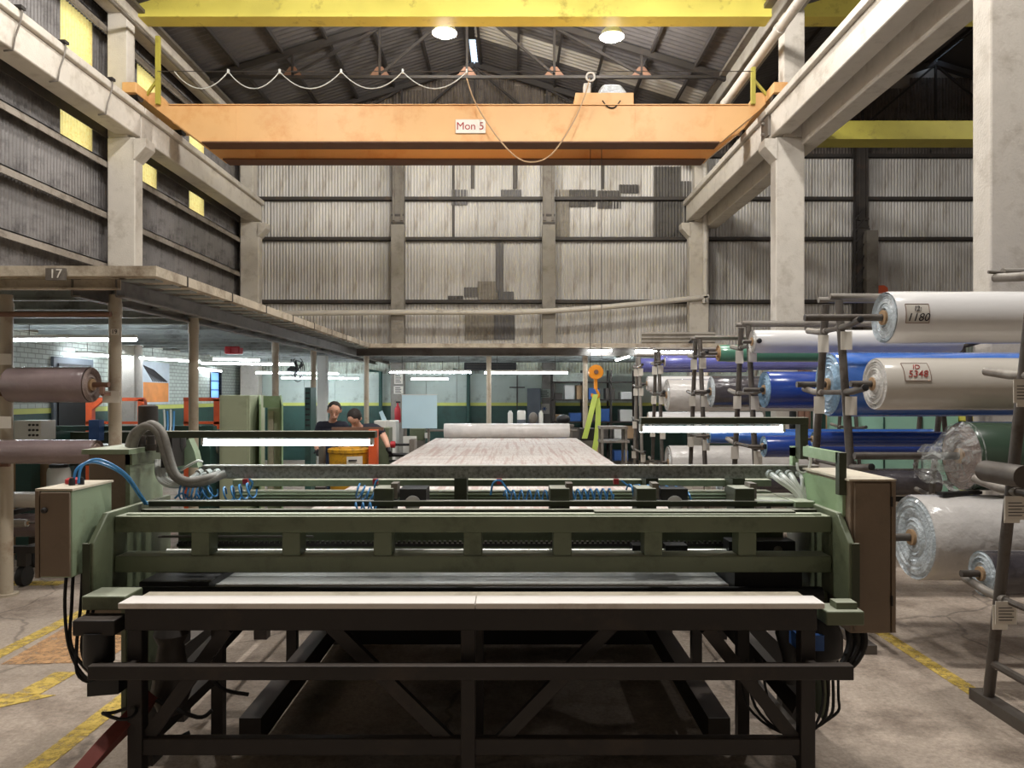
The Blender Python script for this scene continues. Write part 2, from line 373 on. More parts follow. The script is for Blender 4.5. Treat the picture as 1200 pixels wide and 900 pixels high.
wl = struct(m.build('wall_left', 'wall_plain', smooth=False))
struct(box(XR, XR+.2, -8, 19.6, 0, 8.6).build('wall_right', 'wall_plain'))
struct(MB().prism([(XL-.2, -8, 0), (XR, -8, 0), (XR, -8, 8.5), (X2, -8, RZ), (4.97, -8, EZ), (RX, -8, RZ), (XL-.2, -8, 8.45)], (0, -.2, 0)).build('wall_front', 'wall_plain', smooth=False))
m = MB()
for (xa, xb) in ((XL-.25, RX-.12), (RX+.12, 4.97), (4.97, X2-.12), (X2+.12, XR+.2)):
    za, zb = roof_z(xa+1e-4)+.03, roof_z(xb-1e-4)+.03
    m.prism([(xa, -8, za), (xb, -8, zb), (xb, -8, zb+.1), (xa, -8, za+.1)], (0, 28, 0))
for r in (RX, X2): m.box(r-.12, r+.12, -8, 18.2, RZ+.02, RZ+.1)
ce = struct(m.build('ceiling', 'roof_slab', smooth=False))
for r in (RX, X2): box(r-.12, r+.12, 18.2, 19.6, RZ+.03, RZ+.05).build('ridge_skylight', 'ridge_pane', ce)

# corrugated sheets, one object each
SHEETS = {}
def sheet_mesh(w, h, mt, pitch=.08, amp=.017):
    key = (round(w, 3), round(h, 3), mt, pitch)
    if key not in SHEETS:
        n = max(2, int(round(w/pitch*6))); v = []; f = []
        for k in range(n+1):
            x = w*k/n; y = amp*math.cos(2*PI*x/pitch); v += [(x, y, 0), (x, y, h)]
        for k in range(n): f.append((2*k, 2*k+2, 2*k+3, 2*k+1))
        me = bpy.data.meshes.new('corrugated_sheet'); me.from_pydata(v, [], f); me.materials.append(MATS[mt])
        me.polygons.foreach_set('use_smooth', [True]*len(f)); SHEETS[key] = me
    return SHEETS[key]
def sheet(parent, w, h, mt, loc, rotz=0, M=None, pitch=.08, name='corrugated_sheet'):
    o = bpy.data.objects.new(name, sheet_mesh(w, h, mt, pitch)); COL.objects.link(o); o.parent = parent
    if M is not None: o.matrix_basis = M
    else: o.location = loc; o.rotation_euler = (0, 0, rotz)
    return o
rng = random.Random(3)
# back wall rows
for (z0, z1, w0) in ((2.98, 4.14, .8), (4.14, 5.78, .8), (5.78, 6.83, .64), (6.83, 8.0, .64)):
    x = XL
    while x < 16:
        w = rng.choice((.64, .8, .96)) if w0 == .8 else rng.choice((.48, .64, .8))
        if x > 10.2: w = 1.6
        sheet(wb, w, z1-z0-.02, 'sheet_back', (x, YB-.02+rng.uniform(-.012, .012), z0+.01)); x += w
x = XL
while x < 16:                                              # gable
    w = .8 if x < 5 else 1.6; h = min(roof_z(x+.01), roof_z(x+w-.01))-8.0
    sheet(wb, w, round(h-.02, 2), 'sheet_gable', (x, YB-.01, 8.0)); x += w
x = -7.04
while x < 16:                                              # painted rows under the mezzanine
    sheet(wb, .8, .72, 'sheet_mint', (x, YB-.02, 2.26))
    o = bpy.data.objects.new('wall_panel', box(0, .79, 0, .04, 0, .76).mesh('wall_panel')) if x < -7 else bpy.data.objects.new('wall_panel', pm)
    if x < -7: pm = o.data; pm.materials.append(MATS['panel_mint'])
    COL.objects.link(o); o.parent = wb; o.location = (x, YB-.05, 1.5); x += .8
box(XL, 16, YB-.07, YB+.05, 1.42, 1.5).build('painted_stripe', 'stripe', wb)
box(XL, 16, YB-.065, YB+.05, 0, 1.42).build('wainscot', 'wainscot', wb)
for z in (4.14, 5.78, 6.83, 7.95):                          # girts of the back wall
    g = MB().box(XL, 16, YB-.13, YB-.04, z-.05, z-.035); g.box(XL, 16, YB-.13, YB-.115, z-.05, z+.05); g.build('girt', 'steel_dark', wb)
# patched sheets, darker than the rest
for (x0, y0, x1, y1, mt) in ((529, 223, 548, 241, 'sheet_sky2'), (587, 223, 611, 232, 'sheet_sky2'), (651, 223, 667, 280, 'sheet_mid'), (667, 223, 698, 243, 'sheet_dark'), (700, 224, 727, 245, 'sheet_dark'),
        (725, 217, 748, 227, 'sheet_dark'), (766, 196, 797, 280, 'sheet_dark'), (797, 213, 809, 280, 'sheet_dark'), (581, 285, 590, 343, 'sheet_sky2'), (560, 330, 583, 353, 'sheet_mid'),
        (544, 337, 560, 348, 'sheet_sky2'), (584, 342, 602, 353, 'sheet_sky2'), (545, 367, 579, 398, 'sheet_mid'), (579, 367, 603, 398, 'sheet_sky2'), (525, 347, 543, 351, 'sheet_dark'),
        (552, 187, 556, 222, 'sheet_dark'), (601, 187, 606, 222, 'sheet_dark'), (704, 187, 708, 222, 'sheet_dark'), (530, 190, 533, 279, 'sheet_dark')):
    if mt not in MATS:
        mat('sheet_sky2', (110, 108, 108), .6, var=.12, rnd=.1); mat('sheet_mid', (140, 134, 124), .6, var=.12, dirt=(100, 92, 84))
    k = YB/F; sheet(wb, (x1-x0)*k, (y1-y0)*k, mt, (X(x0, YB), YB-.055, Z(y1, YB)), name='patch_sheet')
# left wall rows, the yellow fibreglass among them
for (z0, z1) in ((2.9, 3.97), (3.97, 4.85), (4.85, 5.75), (5.75, 8.05), (8.05, 8.45)):
    y = 5.4
    while y < 19.4:
        nxt = [p for p in PANES if abs(p[0]-y) < .02]
        if z0 == 5.75 and nxt:
            w = nxt[0][1]-nxt[0][0]; sheet(wl, w, 2.3, 'yellow_pane', (XL-.03, y, z0), PI/2, name='fibreglass_sheet'); y += w; continue
        w = .8
        if z0 == 5.75:
            for p in PANES:
                if y < p[0] < y+w+.3: w = p[0]-y
        w = min(w, 19.45-y)
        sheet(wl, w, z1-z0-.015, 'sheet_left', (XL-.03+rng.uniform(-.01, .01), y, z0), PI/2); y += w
for z, h in ((3.97, .1), (4.85, .1), (5.73, .1), (6.3, .16), (8.06, .12)):
    g = MB().box(XL+.02, XL+.16, 5, 19.4, z, z+.02); g.box(XL+.14, XL+.16, 5, 19.4, z-h, z+.02)
    g.build('girt', 'girt' if h < .15 else 'steel_dark', wl)
m = MB(); m.box(XL-.08, XL, 2, WIN[0], 1.5, 2.88); m.box(XL-.08, XL, WIN[1], 19.5, 1.5, 2.88); m.box(XL-.08, XL, WIN[0], WIN[1], 1.5, WIN[2]); m.box(XL-.08, XL, WIN[0], WIN[1], WIN[3], 2.88)
m.build('brick_face', 'brick', wl)
box(XL-.08, XL+.012, 2, 19.43, 1.42, 1.5).build('painted_stripe', 'stripe', wl)
box(XL-.08, XL+.008, 2, 19.43, 0, 1.42).build('wainscot', 'wainscot', wl)
w1 = struct(MB().box(XL-.1, XL+.02, WIN[0]-.04, WIN[0], WIN[2]-.04, WIN[3]+.04).box(XL-.1, XL+.02, WIN[1], WIN[1]+.04, WIN[2]-.04, WIN[3]+.04).box(XL-.1, XL+.02, WIN[0], WIN[1], WIN[2]-.04, WIN[2]).box(XL-.1, XL+.02, WIN[0], WIN[1], WIN[3], WIN[3]+.04).build('window_1', 'black'))
for k in range(3):
    z = WIN[2]+k*.213; box(XL-.05, XL-.04, WIN[0], WIN[1], z, z+.2).build('pane', 'glass', w1)
    if k: box(XL-.07, XL-.02, WIN[0], WIN[1], z-.013, z).build('glazing_bar', 'black', w1)
# roof sheets: corrugated down the slope, one strip each, and the purlins beneath them
ln = math.hypot(RX-XL, (RX-XL)*SL); ang = math.atan(SL)
for (sgn, r) in ((1, RX), (-1, RX), (1, X2)):
    xe = r-sgn*5.93; ze = RZ-5.93*SL; L_ = 5.85*math.hypot(1, SL)
    d = Vector((sgn*math.cos(ang), 0, math.sin(ang))); yv = Vector((0, 1, 0)); nv = d.cross(yv)
    y = 11.5
    while y < 19.4:
        w = .8; mt = 'sheet_sky' if (sgn == -1 and 17.0 < y < 17.3) else 'sheet_roof'
        base = Vector((xe, y, ze-.0))-Vector((0, 0, .012))
        M = Matrix(((yv.x, nv.x, d.x, base.x), (yv.y, nv.y, d.y, base.y), (yv.z, nv.z, d.z, base.z), (0, 0, 0, 1)))
        sheet(ce, w, L_, mt, None, M=M, pitch=.16); y += w
    for k in range(7):
        x = xe+sgn*(.06+k*.95); z = RZ-SL*abs(x-r)-.07
        g = MB().box(x-.025, x+.025, -7.9, 19.45, z-.06, z+.03); g.build('purlin', 'roof_steel', ce)
# back wall columns: steel stanchion above, concrete-encased foot below
for k, (x, yb) in enumerate(((-2.95, 5.1), (.95, 5.1), (4.9, 5.0), (9.05, 5.0))):
    t = thing('wall_stanchion', ('steel wall stanchion between crane and shelving, left of the hook', 'steel wall stanchion behind the orange hook, middle of back wall', 'grey wall stanchion beside the white drain pipe', 'dark steel wall stanchion with lattice in the next bay')[k], 'column', (x, YB-.2, 0))
    g = MB().box(x-.15, x+.15, YB-.14, YB-.12, yb, 8.2); g.box(x-.15, x+.15, YB-.34, YB-.32, yb, 8.2); g.box(x-.012, x+.012, YB-.32, YB-.14, yb, 8.2)
    g.build('stanchion', 'steel_grey' if k < 3 else 'steel_dark', t)
    for s_ in (-1, 1): MB().bar((x+s_*.1, YB-.36, 6.2), (x+s_*.1, YB-.36, 8.1), .05).build('angle', 'steel_grey' if k < 3 else 'steel_dark', t)
    box(x-.17, x+.17, YB-.4, YB-.12, 0, yb+1).build('encased_foot', 'concrete_dark' if k < 3 else 'steel_dark', t, bevel=.015)
    for zz in (yb+1.02, yb+1.22): box(x-.16, x+.16, YB-.36, YB-.3, zz, zz+.05).build('batten', 'steel_dark', t)
    if k == 3:
        g = MB()
        for q in range(8):
            z = 4.1+q*.3; g.bar((x-.25, YB-.45, z), (x+.0, YB-.45, z+.3), .03)
        g.bar((x-.27, YB-.45, 3), (x-.27, YB-.45, 6.6), .05); g.build('lattice', 'black_steel', t)
        box(x-.02, x+.28, YB-.6, YB-.4, 0, 5.9).build('encased_pier', 'steel_grey', t)
# concrete columns with corbels
def column(x0, x1, y0, corb, label, ztop=8.35):
    t = thing('concrete_column', label, 'column', ((x0+x1)/2, y0+.14, 0)); s_ = 1 if corb > 0 else -1
    cx0, cx1 = x0, x1
    box(x0, x1, y0, y0+.28, 0, 6.15).build('shaft', 'concrete', t, bevel=.02)
    ux0, ux1 = (x0, x1-.14) if s_ > 0 else (x0+.14, x1)
    box(ux0, ux1, y0+.0, y0+.28, 6.15, ztop).build('upper_shaft', 'concrete', t, bevel=.015)
    e = x1 if s_ > 0 else x0
    MB().prism([(e-.02*s_, y0-.03, 6.12), (e+.2*s_, y0-.03, 6.12), (e+.2*s_, y0-.03, 5.98), (e, y0-.03, 5.76), (e-.02*s_, y0-.03, 5.76)], (0, .34, 0)).build('corbel', 'concrete', t, bevel=.01)
    return t
column(-6.98, -6.5, 12.8, 1, 'concrete column carrying the left crane beam, beside the numbered gallery')
column(-6.98, -6.5, 19.05, 1, 'concrete column in the corner under the end of the left crane beam')
c1 = column(4.55, 5.05, 12.8, -1, 'slim concrete column carrying the right crane beam, behind the roll racks')
column(4.55, 5.05, 19.05, -1, 'concrete column in the back under the end of the right crane beam')
column(4.5, 5.1, 6.98, -1, 'thick concrete column behind the printed white roll, rough lit edge')
column(-6.98, -6.5, 6.55, 1, 'concrete column standing left of the gallery front')
# crane runway beams
def runway(x0, x1, s_, z0, z1, y0, y1, label):
    """T beam along Y, its flange jutting to side s_"""
    t = thing('runway_beam', label, 'beam', ((x0+x1)/2, (y0+y1)/2, z0))
    box(x0, x1, y0, y1, z0, z1-.12).build('web', 'concrete', t, bevel=.02)
    f = (x0, x1+.07) if s_ > 0 else (x0-.07, x1)
    box(f[0], f[1], y0, y1, z1-.12, z1).build('flange', 'concrete', t, bevel=.015)
    xr = x1-.08 if s_ > 0 else x0+.08
    box(xr-.03, xr+.03, y0, y1, z1, z1+.07).build('crane_rail', 'steel_dark', t)
    return t
for (ya, yb, nm) in ((5.2, 13.0, 'long concrete crane beam on the left with wire loops tied round it'), (13.02, 19.3, 'far concrete crane beam on the left, under the orange crane end')):
    t = runway(-6.86, -6.5, 1, 6.2, 6.74, ya, yb, nm)
    if ya < 10:
        for yy in (9.7, 10.65, 11.9):
            p = [(-6.48, yy, 6.76), (-6.4, yy, 6.72), (-6.4, yy-.02, 6.6), (-6.46, yy-.05, 6.35), (-6.48, yy-.06, 6.18), (-6.6, yy-.06, 6.17)]
            MB().tube(p, .012, 6).build('wire_loop', 'steel_grey', t)
            box(-6.56, -6.38, yy-.05, yy+.05, 6.74, 6.78).build('rail_clip', 'black_steel', t)
for (ya, yb, nm) in ((5.2, 12.98, 'near concrete crane beam on the right'), (13.0, 19.3, 'far concrete crane beam on the right with steel joint plates')):
    t = runway(4.52, 4.82, -1, 6.2, 6.74, ya, yb, nm)
    if ya > 10:
        box(4.48, 4.53, 13.0, 13.35, 6.25, 6.6).build('joint_plate', 'steel_grey', t)
        for zz in (6.33, 6.52): MB().tube([(4.43, 13.2, zz), (4.5, 13.2, zz)], .03, 8).build('bolt', 'steel_grey', t)
runway(5.0, 5.32, 1, 6.02, 6.6, 5.2, 19.3, 'second concrete crane beam, for the neighbouring bay, rounded edge')
# eaves beams and gutter, along the column heads
t = thing('eaves_beam', 'concrete eaves beam along the left roof edge', 'beam', (-6.85, 12, 8.3))
box(-7.0, -6.62, 5.2, 19.4, 8.3, 8.52).build('beam', 'concrete', t, bevel=.02); box(-6.62, -6.5, 5.2, 19.4, 8.46, 8.52).build('gutter_lip', 'steel_grey', t)
MB().tube([(-6.45, 5.2, 8.05), (-6.45, 19.4, 8.05)], .035, 8).build('conduit', 'steel_grey', t)
t = thing('eaves_beam', 'grey concrete eaves beam along the right roof edge above the pipe', 'beam', (4.8, 12, 8.3))
box(4.6, 5.0, 5.2, 19.4, 8.3, 8.62).build('beam', 'concrete_dark', t, bevel=.02); box(4.46, 4.6, 5.2, 19.4, 8.55, 8.62).build('gutter_lip', 'steel_grey', t)
o = MB().tube([(4.42, 5.2, 7.75), (4.42, 19.2, 7.75)], .085, 12)
for y in np.arange(6, 19, 3.1): o.tube([(4.42, y, 7.75), (4.42, y+.12, 7.75)], .1, 12)
tag(o.build('drain_pipe', 'pvc'), 'long white plastic drain pipe under the right roof edge', 'pipe')
pts = [(4.95, YB-.5, 8.0), (4.95, YB-.5, 4.35), (4.9, YB-.5, 4.22), (4.7, YB-.5, 4.18), (.95, YB-.5, 3.85), (-2.9, YB-.5, 3.82), (-6.9, YB-.5, 3.78)]
tag(MB().tube(smooth_path(pts, 4), .07, 10).build('wall_pipe', 'pvc'), 'white pipe bending down and along the back wall', 'pipe')
# yellow tie beam between the column heads, and the crane girder of the next bay
t = thing('tie_beam', 'bright yellow tie beam spanning the hall under the roof', 'beam', (0, 13.3, 8.75))
box(-6.95, 11.5, 13.15, 13.4, 8.4+.05, 9.05).build('girder', 'yellow_beam', t, bevel=.01); box(-6.95, 11.5, 13.14, 13.5, 8.4, 8.45).build('bottom_flange', 'yellow_beam', t)
t = thing('next_bay_crane', 'olive yellow crane girder in the neighbouring bay', 'crane', (11, 13.5, 6.3))
box(5.45, 16.6, 13.3, 13.6, 6.32, 6.62).build('girder', 'olive_beam', t, bevel=.01); box(5.45, 16.6, 13.22, 13.68, 6.26, 6.32).build('bottom_flange', 'olive_beam', t)
for x in (8.2, 12.4): MB().tube(arc((x, 13.2, 6.4), (x+.5, 13.25, 6.1), .1, 6), .012, 5).build('cable', 'black', t)
# roof trusses
def truss(y, label, xr=RX):
    t = thing('roof_truss', label, 'truss', (xr, y, 8.5)); xe0, xe1 = xr-5.53, xr+5.53; zt = 8.55; ze = RZ-SL*5.53-.16
    MB().bar((xe0, y, zt), (xe1, y, zt), .07, .06).build('tie', 'roof_steel', t)
    for s_ in (-1, 1): MB().bar((xr+s_*5.6, y, ze), (xr, y, RZ-.16), .1, .13).build('rafter', 'roof_steel', t)
    for k in (-3.76, -1.88, 0, 1.88, 3.76):
        zt2 = RZ-.16-SL*abs(k); MB().bar((xr+k, y, zt), (xr+k, y, zt2), .05).build('post', 'roof_steel', t)
        MB().prism([(xr+k-.22, y-.02, zt+.02), (xr+k+.22, y-.02, zt+.02), (xr+k+.06, y-.02, zt+.22), (xr+k-.06, y-.02, zt+.22)], (0, .03, 0)).build('gusset', 'rust', t)
        if k:
            k2 = k-math.copysign(1.88, k); MB().bar((xr+k, y, zt+.05), (xr+k2, y, RZ-.2-SL*abs(k2)), .05).build('diagonal', 'roof_steel', t)
    return t
truss(16.0, 'dark steel roof truss seen between the two beams')
truss(19.2, 'dark steel truss against the gable wall')
truss(9.8, 'dark steel roof truss over the front of the hall')
truss(19.1, 'dark steel truss against the gable of the neighbouring bay', X2)
# high-bay lamps hung from the roof
def highbay(x, y, z, label, w=1.0):
    t = thing('high_bay_lamp', label, 'lamp', (x, y, z), 'high-bay lamps of the hall')
    MB().lathe((x, y, z), (0, 0, 1), [(0, .24), (.1, .2), (.2, .1), (.26, .07), (.36, .07)], 20).build('reflector', 'lamp_house', t)
    MB().ball((x, y, z+.01), .17, .17, .1, 16).build('bulb', 'lamp_glow', t)
    MB().tube([(x, y, z+.36), (x, y, roof_z(x)-.02)], .012, 6).build('hanger', 'black', t)
    l = bpy.data.lights.new('high_bay_light', 'POINT'); l.shadow_soft_size = .16; l.energy = LAMP_W*w; l.color = (1, .965, .92)
    o = bpy.data.objects.new('high_bay_light', l); COL.objects.link(o); o.location = (x, y, z-.13); o.visible_camera = False
    attach_l(o, t)
def attach_l(o, t): o.parent = t; o.matrix_parent_inverse = Matrix.Translation(-WORLD[t.name])
highbay(-1.29, 14.2, 8.62, 'glowing high-bay lamp beside the middle post of the roof truss', .7); highbay(1.93, 14.35, 8.62, 'glowing high-bay lamp above the crane trolley', .7)
for y, w in ((8.8, .88), (3.4, 1.15)):
    for x, z in ((-4.2, 8.7), (.2, 9.2), (3.3, 8.5)): highbay(x, y, z, 'high-bay lamp over the front of the hall', w)
for y in (5, 11): highbay(10.5, y, 8.4, 'high-bay lamp of the neighbouring bay', .35)
# floor markings
def mark(pts, m_='floor_yellow'): MB().prism([(x, y, .0015) for (x, y) in pts], (0, 0, .0025)).build('painted_line', m_, fl, smooth=False)
def line(x, y0, y1, w=.11): mark([(x-w/2, y0), (x+w/2, y0), (x+w/2, y1), (x-w/2, y1)])
line(-2.17, 2.2, 8.5); line(-3.36, 3.5, 9); line(2.64, 4.15, 9.5, .1)
mark([(-9+2, 6.62), (-4.05, 6.62), (-4.05, 6.78), (-7, 6.78)])
mark([(-3.22, 4.68), (-2.6, 4.72), (-2.62, 5.45), (-3.27, 5.5)], 'floor_orange')
mark([(-2.83, 4.2), (-2.68, 4.2), (-2.66, 4.55), (-2.8, 4.55)]); mark([(-2.96, 4.22), (-2.8, 4.02), (-2.58, 4.2)])
# ================================================================ mezzanine gallery
t = thing('mezzanine', 'L-shaped concrete gallery on steel posts with the number 17 on its front', 'mezzanine', (-4.5, 12, 0)); MZ = t
g = MB().box(-6.46, -2.78, 5.8, 19.03, 2.63, 2.71).box(-2.78, 4.15, 14.5, 19.03, 2.63, 2.71)
for (a, b) in ((5.8, 6.52), (6.86, 12.76), (13.1, 19.0)): g.box(-7.05, -6.46, a, b, 2.63, 2.71)
g.build('deck', 'deck_edge', t)
for k in range(8): box(-3.05, -2.775, 6.35+k*1.02, 6.37+k*1.02, 2.625, 2.715).build('slab_joint', 'steel_dark', t)
def channel(name, a, b, h, w, parent, m_='steel_grey'):
    a = Vector(a); b = Vector(b); g = MB(); d = (b-a).normalized(); s_ = d.cross(Vector((0, 0, 1)))*w/2
    g.bar(a, b, .012, h); g.bar(a+s_+Vector((0, 0, h/2)), b+s_+Vector((0, 0, h/2)), w, .014); g.bar(a+s_-Vector((0, 0, h/2)), b+s_-Vector((0, 0, h/2)), w, .014)
    return g.build(name, m_, parent, smooth=False)
channel('front_beam', (-7.1, 5.92, 2.585), (-3.12, 5.92, 2.585), .085, .06, t, 'deck_edge')
channel('edge_beam', (-3.15, 5.9, 2.555), (-3.15, 19, 2.555), .14, .07, t, 'steel_grey'); channel('edge_beam', (-3.5, 5.9, 2.555), (-3.5, 19, 2.555), .14, .07, t, 'steel_grey')
channel('edge_beam', (-3.1, 14.8, 2.555), (4.1, 14.8, 2.555), .14, .07, t)
y = 6.5
while y < 19: channel('joist', (-6.44, y, 2.58), (-3.2, y, 2.58), .1, .05, t, 'deck_under'); y += .72
for y in (15.6, 16.7, 17.8, 18.8): channel('joist', (-3.1, y, 2.58), (4.1, y, 2.58), .1, .05, t, 'deck_under')
g = MB()
for k in range(40): g.bar((-6.44, 6.0+k*.32, 2.625), (-2.85, 6.0+k*.32, 2.625), .14, .016)
g.build('deck_ribs', 'deck_under', t)['kind'] = 'stuff'
for (x, y) in ((-4.29, 6.3), (-3.367, 6.3), (-3.41, 7.95), (-3.57, 11.2), (-3.53, 13.2), (-2.92, 14.9), (-.465, 14.9), (1.47, 14.9), (3.9, 14.9)):
    g = MB().lathe((x, y, 0), (0, 0, 1), [(0, .09), (.02, .09), (.02, .05), (2.36, .05), (2.36, .056), (2.48, .056), (2.48, .05), (2.55, .05)], 14); g.build('post', 'cream_post', t)
pl = MB().box(X(56, 5.8), X(79, 5.8), 5.77, 5.79, Z(329, 5.8), Z(315, 5.8)).build('number_plate', 'steel_grey', t)
text('number', '17', .1, 'paper', (X(68, 5.8), 5.768, Z(322, 5.8)), parent=pl)
tag(box(X(372, 15), X(383, 15), 14.95, 15.13, 0, 2.5).build('square_post', 'white_post', bevel=.01), 'white square post just behind the two workers', 'post')
# slab piece lying on the gallery, and a stack of roofing sheets
tag(MB().prism([(X(10, 6.4), 6.3, 2.715), (X(62, 6.4), 6.3, 2.715), (X(62, 6.4)-.1, 6.3, 2.76), (X(40, 6.4), 6.3, 2.79), (X(22, 6.4), 6.3, 2.78)], (0, .5, 0)).build('plank_bundle', 'cardboard'), 'pinkish boards lying on the gallery above the number plate', 'boards')
for k in range(2):
    x0, x1 = X(752, 15.2)+k*.12, X(838, 15.2)
    o = sheet(None, .28, x1-x0, 'sheet_mid', None, M=Matrix.Translation((x0, 15.2+k*.05, 2.712)) @ Matrix(((0, 0, 1, 0), (0, -1, 0, 0), (1, 0, 0, 0), (0, 0, 0, 1))), name='roofing_sheet')
    tag(o, ('front', 'rear')[k]+' grey ribbed roofing sheet standing on edge on the back gallery', 'roofing sheet', 'roofing sheets on the back gallery')
tag(MB().lathe((X(808, 15.3), 14.9, 2.712), (0, 0, 1), [(0, .1), (.02, .12), (.06, .11), (.12, .05), (.13, .03)], 16).build('black_dome', 'black'), 'small black dome lying on the back gallery by the roofing sheets', 'cap')

# ================================================================ overhead crane
t = thing('overhead_crane', 'orange double-girder overhead crane spanning the hall', 'crane', (-.9, 13.8, 6.2)); CR = t
for y in (13.2, 14.15):
    g = MB().prism([(-5.55, y, 6.2), (3.72, y, 6.2), (4.42, y, 6.78), (4.62, y, 7.0), (4.62, y, 7.08), (4.35, y, 7.08), (4.2, y, 6.85), (-6.1, y, 6.85), (-6.3, y, 7.08), (-6.62, y, 7.08), (-6.62, y, 7.0), (-6.42, y, 6.86)], (0, .28, 0))
    gd = g.build('girder', 'crane', t, smooth=False, bevel=.008)
    box(-5.5, 3.68, y-.04, y+.32, 6.175, 6.2).build('bottom_flange', 'crane_dark', gd); box(-6.1, 4.2, y-.03, y+.31, 6.85, 6.865).build('top_flange', 'crane', gd)
    for x in np.arange(-4.9, 3.8, 1.42): box(x-.012, x+.012, y-.008, y, 6.2, 6.85).build('weld_seam', 'crane', gd)
for (x0, x1) in ((-6.7, -6.46), (4.5, 4.74)):
    e = box(x0, x1, 12.75, 14.9, 6.9, 7.08).build('end_carriage', 'crane', t, bevel=.01)
    for y in (12.95, 14.65): MB().lathe((x0+.02, y, 6.93), (1, 0, 0), [(0, .12), (.03, .12), (.03, .1), (.18, .1), (.18, .12), (.2, .12)], 16).build('wheel', 'black_steel', e)
for (x, z1) in ((-6.27, 8.05), (4.27, 7.5)):
    p = MB().bar((x, 13.15, 6.85), (x, 13.15, z1), .07).build('cable_mast', 'olive_beam', t); MB().bar((x+(.3 if x > 0 else -.25), 13.15, 6.95), (x, 13.15, 7.3), .04).build('brace', 'olive_beam', p)
MB().tube([(-6.27, 13.12, 7.42), (4.27, 13.12, 7.42)], .008, 5).build('festoon_wire', 'steel_dark', t)
lx = [X(v, 13.1) for v in (205, 268, 328, 400, 472, 547)]
for a, b in zip(lx, lx[1:]):
    c = MB().tube(arc((a, 13.08, 7.4), (b, 13.08, 7.4), .3, 12), .009, 6).build('festoon_cable', 'white_hose', t)
    MB().box(b-.014, b+.014, 13.06, 13.11, 7.37, 7.44).build('cable_clip', 'white_hose', c)
MB().tube(smooth_path([P(547, 92, 13.05), P(556, 118, 13.05), P(575, 150, 13.0), P(600, 180, 12.98), P(621, 190, 12.98), P(645, 182, 12.98), P(668, 150, 13.0), P(684, 116, 13.05), P(691, 92, 13.05)], 5), .013, 6).build('supply_cable', 'cardboard', t)
MB().tube([P(692+5*math.cos(a), 90+5*math.sin(a), 13.05) for a in np.linspace(0, 2*PI, 13)], .018, 6, cap=False).build('cable_ring', 'pvc', t)
s_ = box(X(534, 13.17), X(569, 13.17), 13.165, 13.19, Z(156, 13.17), Z(140, 13.17)).build('sign_plate', 'paper', t)
text('lettering', 'Mon 5', .19, 'red_ink', (X(551, 13.16), 13.16, Z(148, 13.16)), parent=s_)
tr = box(X(673, 13.5), X(740, 13.5), 13.25, 14.4, 6.87, 7.1).build('trolley_frame', 'crane', t, bevel=.01)
box(X(683, 13.5), X(691, 13.5), 13.3, 13.5, 7.1, 7.3).build('limit_box', 'pvc', tr, bevel=.02)
MB().prism([(X(700, 13.5), 13.35, 7.1), (X(733, 13.5), 13.35, 7.1), (X(733, 13.5), 13.35, 7.16), (X(726, 13.5), 13.35, 7.29), (X(706, 13.5), 13.35, 7.29), (X(700, 13.5), 13.35, 7.18)], (0, .7, 0)).build('hoist_cover', 'foil', tr, bevel=.03)
MB().tube(smooth_path([P(706, 118, 13.2), P(712, 125, 13.18), P(720, 126, 13.18), P(727, 118, 13.2)], 4), .012, 5).build('hoist_cable_loop', 'black', tr)
# hook block hanging from the crane
cx, cz = X(698, 13.9), Z(436, 13.9)
t = thing('hook_block', 'orange hook block hanging on two wire ropes from the crane', 'hook', (cx, 13.9, cz-.5))
for dx in (-.1, .11): MB().tube([(cx+dx, 13.9, 6.9), (cx+dx, 13.9, cz)], .007, 5).build('wire_rope', 'steel_dark', t)
MB().lathe((cx, 13.8, cz), (0, 1, 0), [(0, .07), (.005, .135), (.07, .135), (.08, .1), (.12, .1), (.13, .135), (.2, .135), (.205, .07)], 24).build('sheave_cover', 'orange_hook', t)
MB().lathe((cx, 13.78, cz), (0, 1, 0), [(0, .04), (.03, .045)], 12).build('axle_cap', 'rust', t)
box(cx-.03, cx+.03, 13.86, 13.94, cz-.32, cz-.12).build('shank', 'orange_hook', t)
MB().tube(smooth_path([(cx, 13.9, cz-.3), (cx+.03, 13.9, cz-.36), (cx+.06, 13.9, cz-.44), (cx, 13.9, cz-.5), (cx-.06, 13.9, cz-.45), (cx-.06, 13.9, cz-.4)], 4), .025, 8).build('hook', 'orange_hook', t)
def ribbon(pts, w, m_, name, parent=None, th=.006, axis=(1, 0, 0)):
    pts = smooth_path(pts, 5); g = MB(); ax = Vector(axis).normalized()*w/2; n = len(pts)
    for k, p in enumerate(pts):
        tn = (pts[min(k+1, n-1)]-pts[max(k-1, 0)]).normalized(); nn = tn.cross(ax).normalized()*th/2
        g.v += [tuple(p-ax-nn), tuple(p+ax-nn), tuple(p+ax+nn), tuple(p-ax+nn)]
    for k in range(n-1):
        for j in range(4): a = 4*k+j; b = 4*k+(j+1) % 4; g.f.append((a, b, b+4, a+4))
    g.f += [(3, 2, 1, 0), tuple(4*(n-1)+j for j in range(4))]
    return g.build(name, m_, parent)
t = thing('lifting_sling', 'lime yellow webbing sling hanging from the orange hook', 'sling', (cx, 13.85, .5))
ribbon([P(698, 462, 13.86), P(694, 478, 13.76), P(690, 495, 13.68), P(685, 514, 13.64)], .1, 'strap', 'webbing', t)
ribbon([P(699, 462, 13.9), P(701, 482, 13.84), P(700, 505, 13.76), P(697, 525, 13.7), P(691, 538, 13.66), P(683, 536, 13.62)], .1, 'strap', 'webbing', t)
MB().tube(smooth_path([P(698, 462, 13.9), P(700, 472, 13.9), P(702, 484, 13.9)], 4), .02, 6).build('chain', 'black', t)

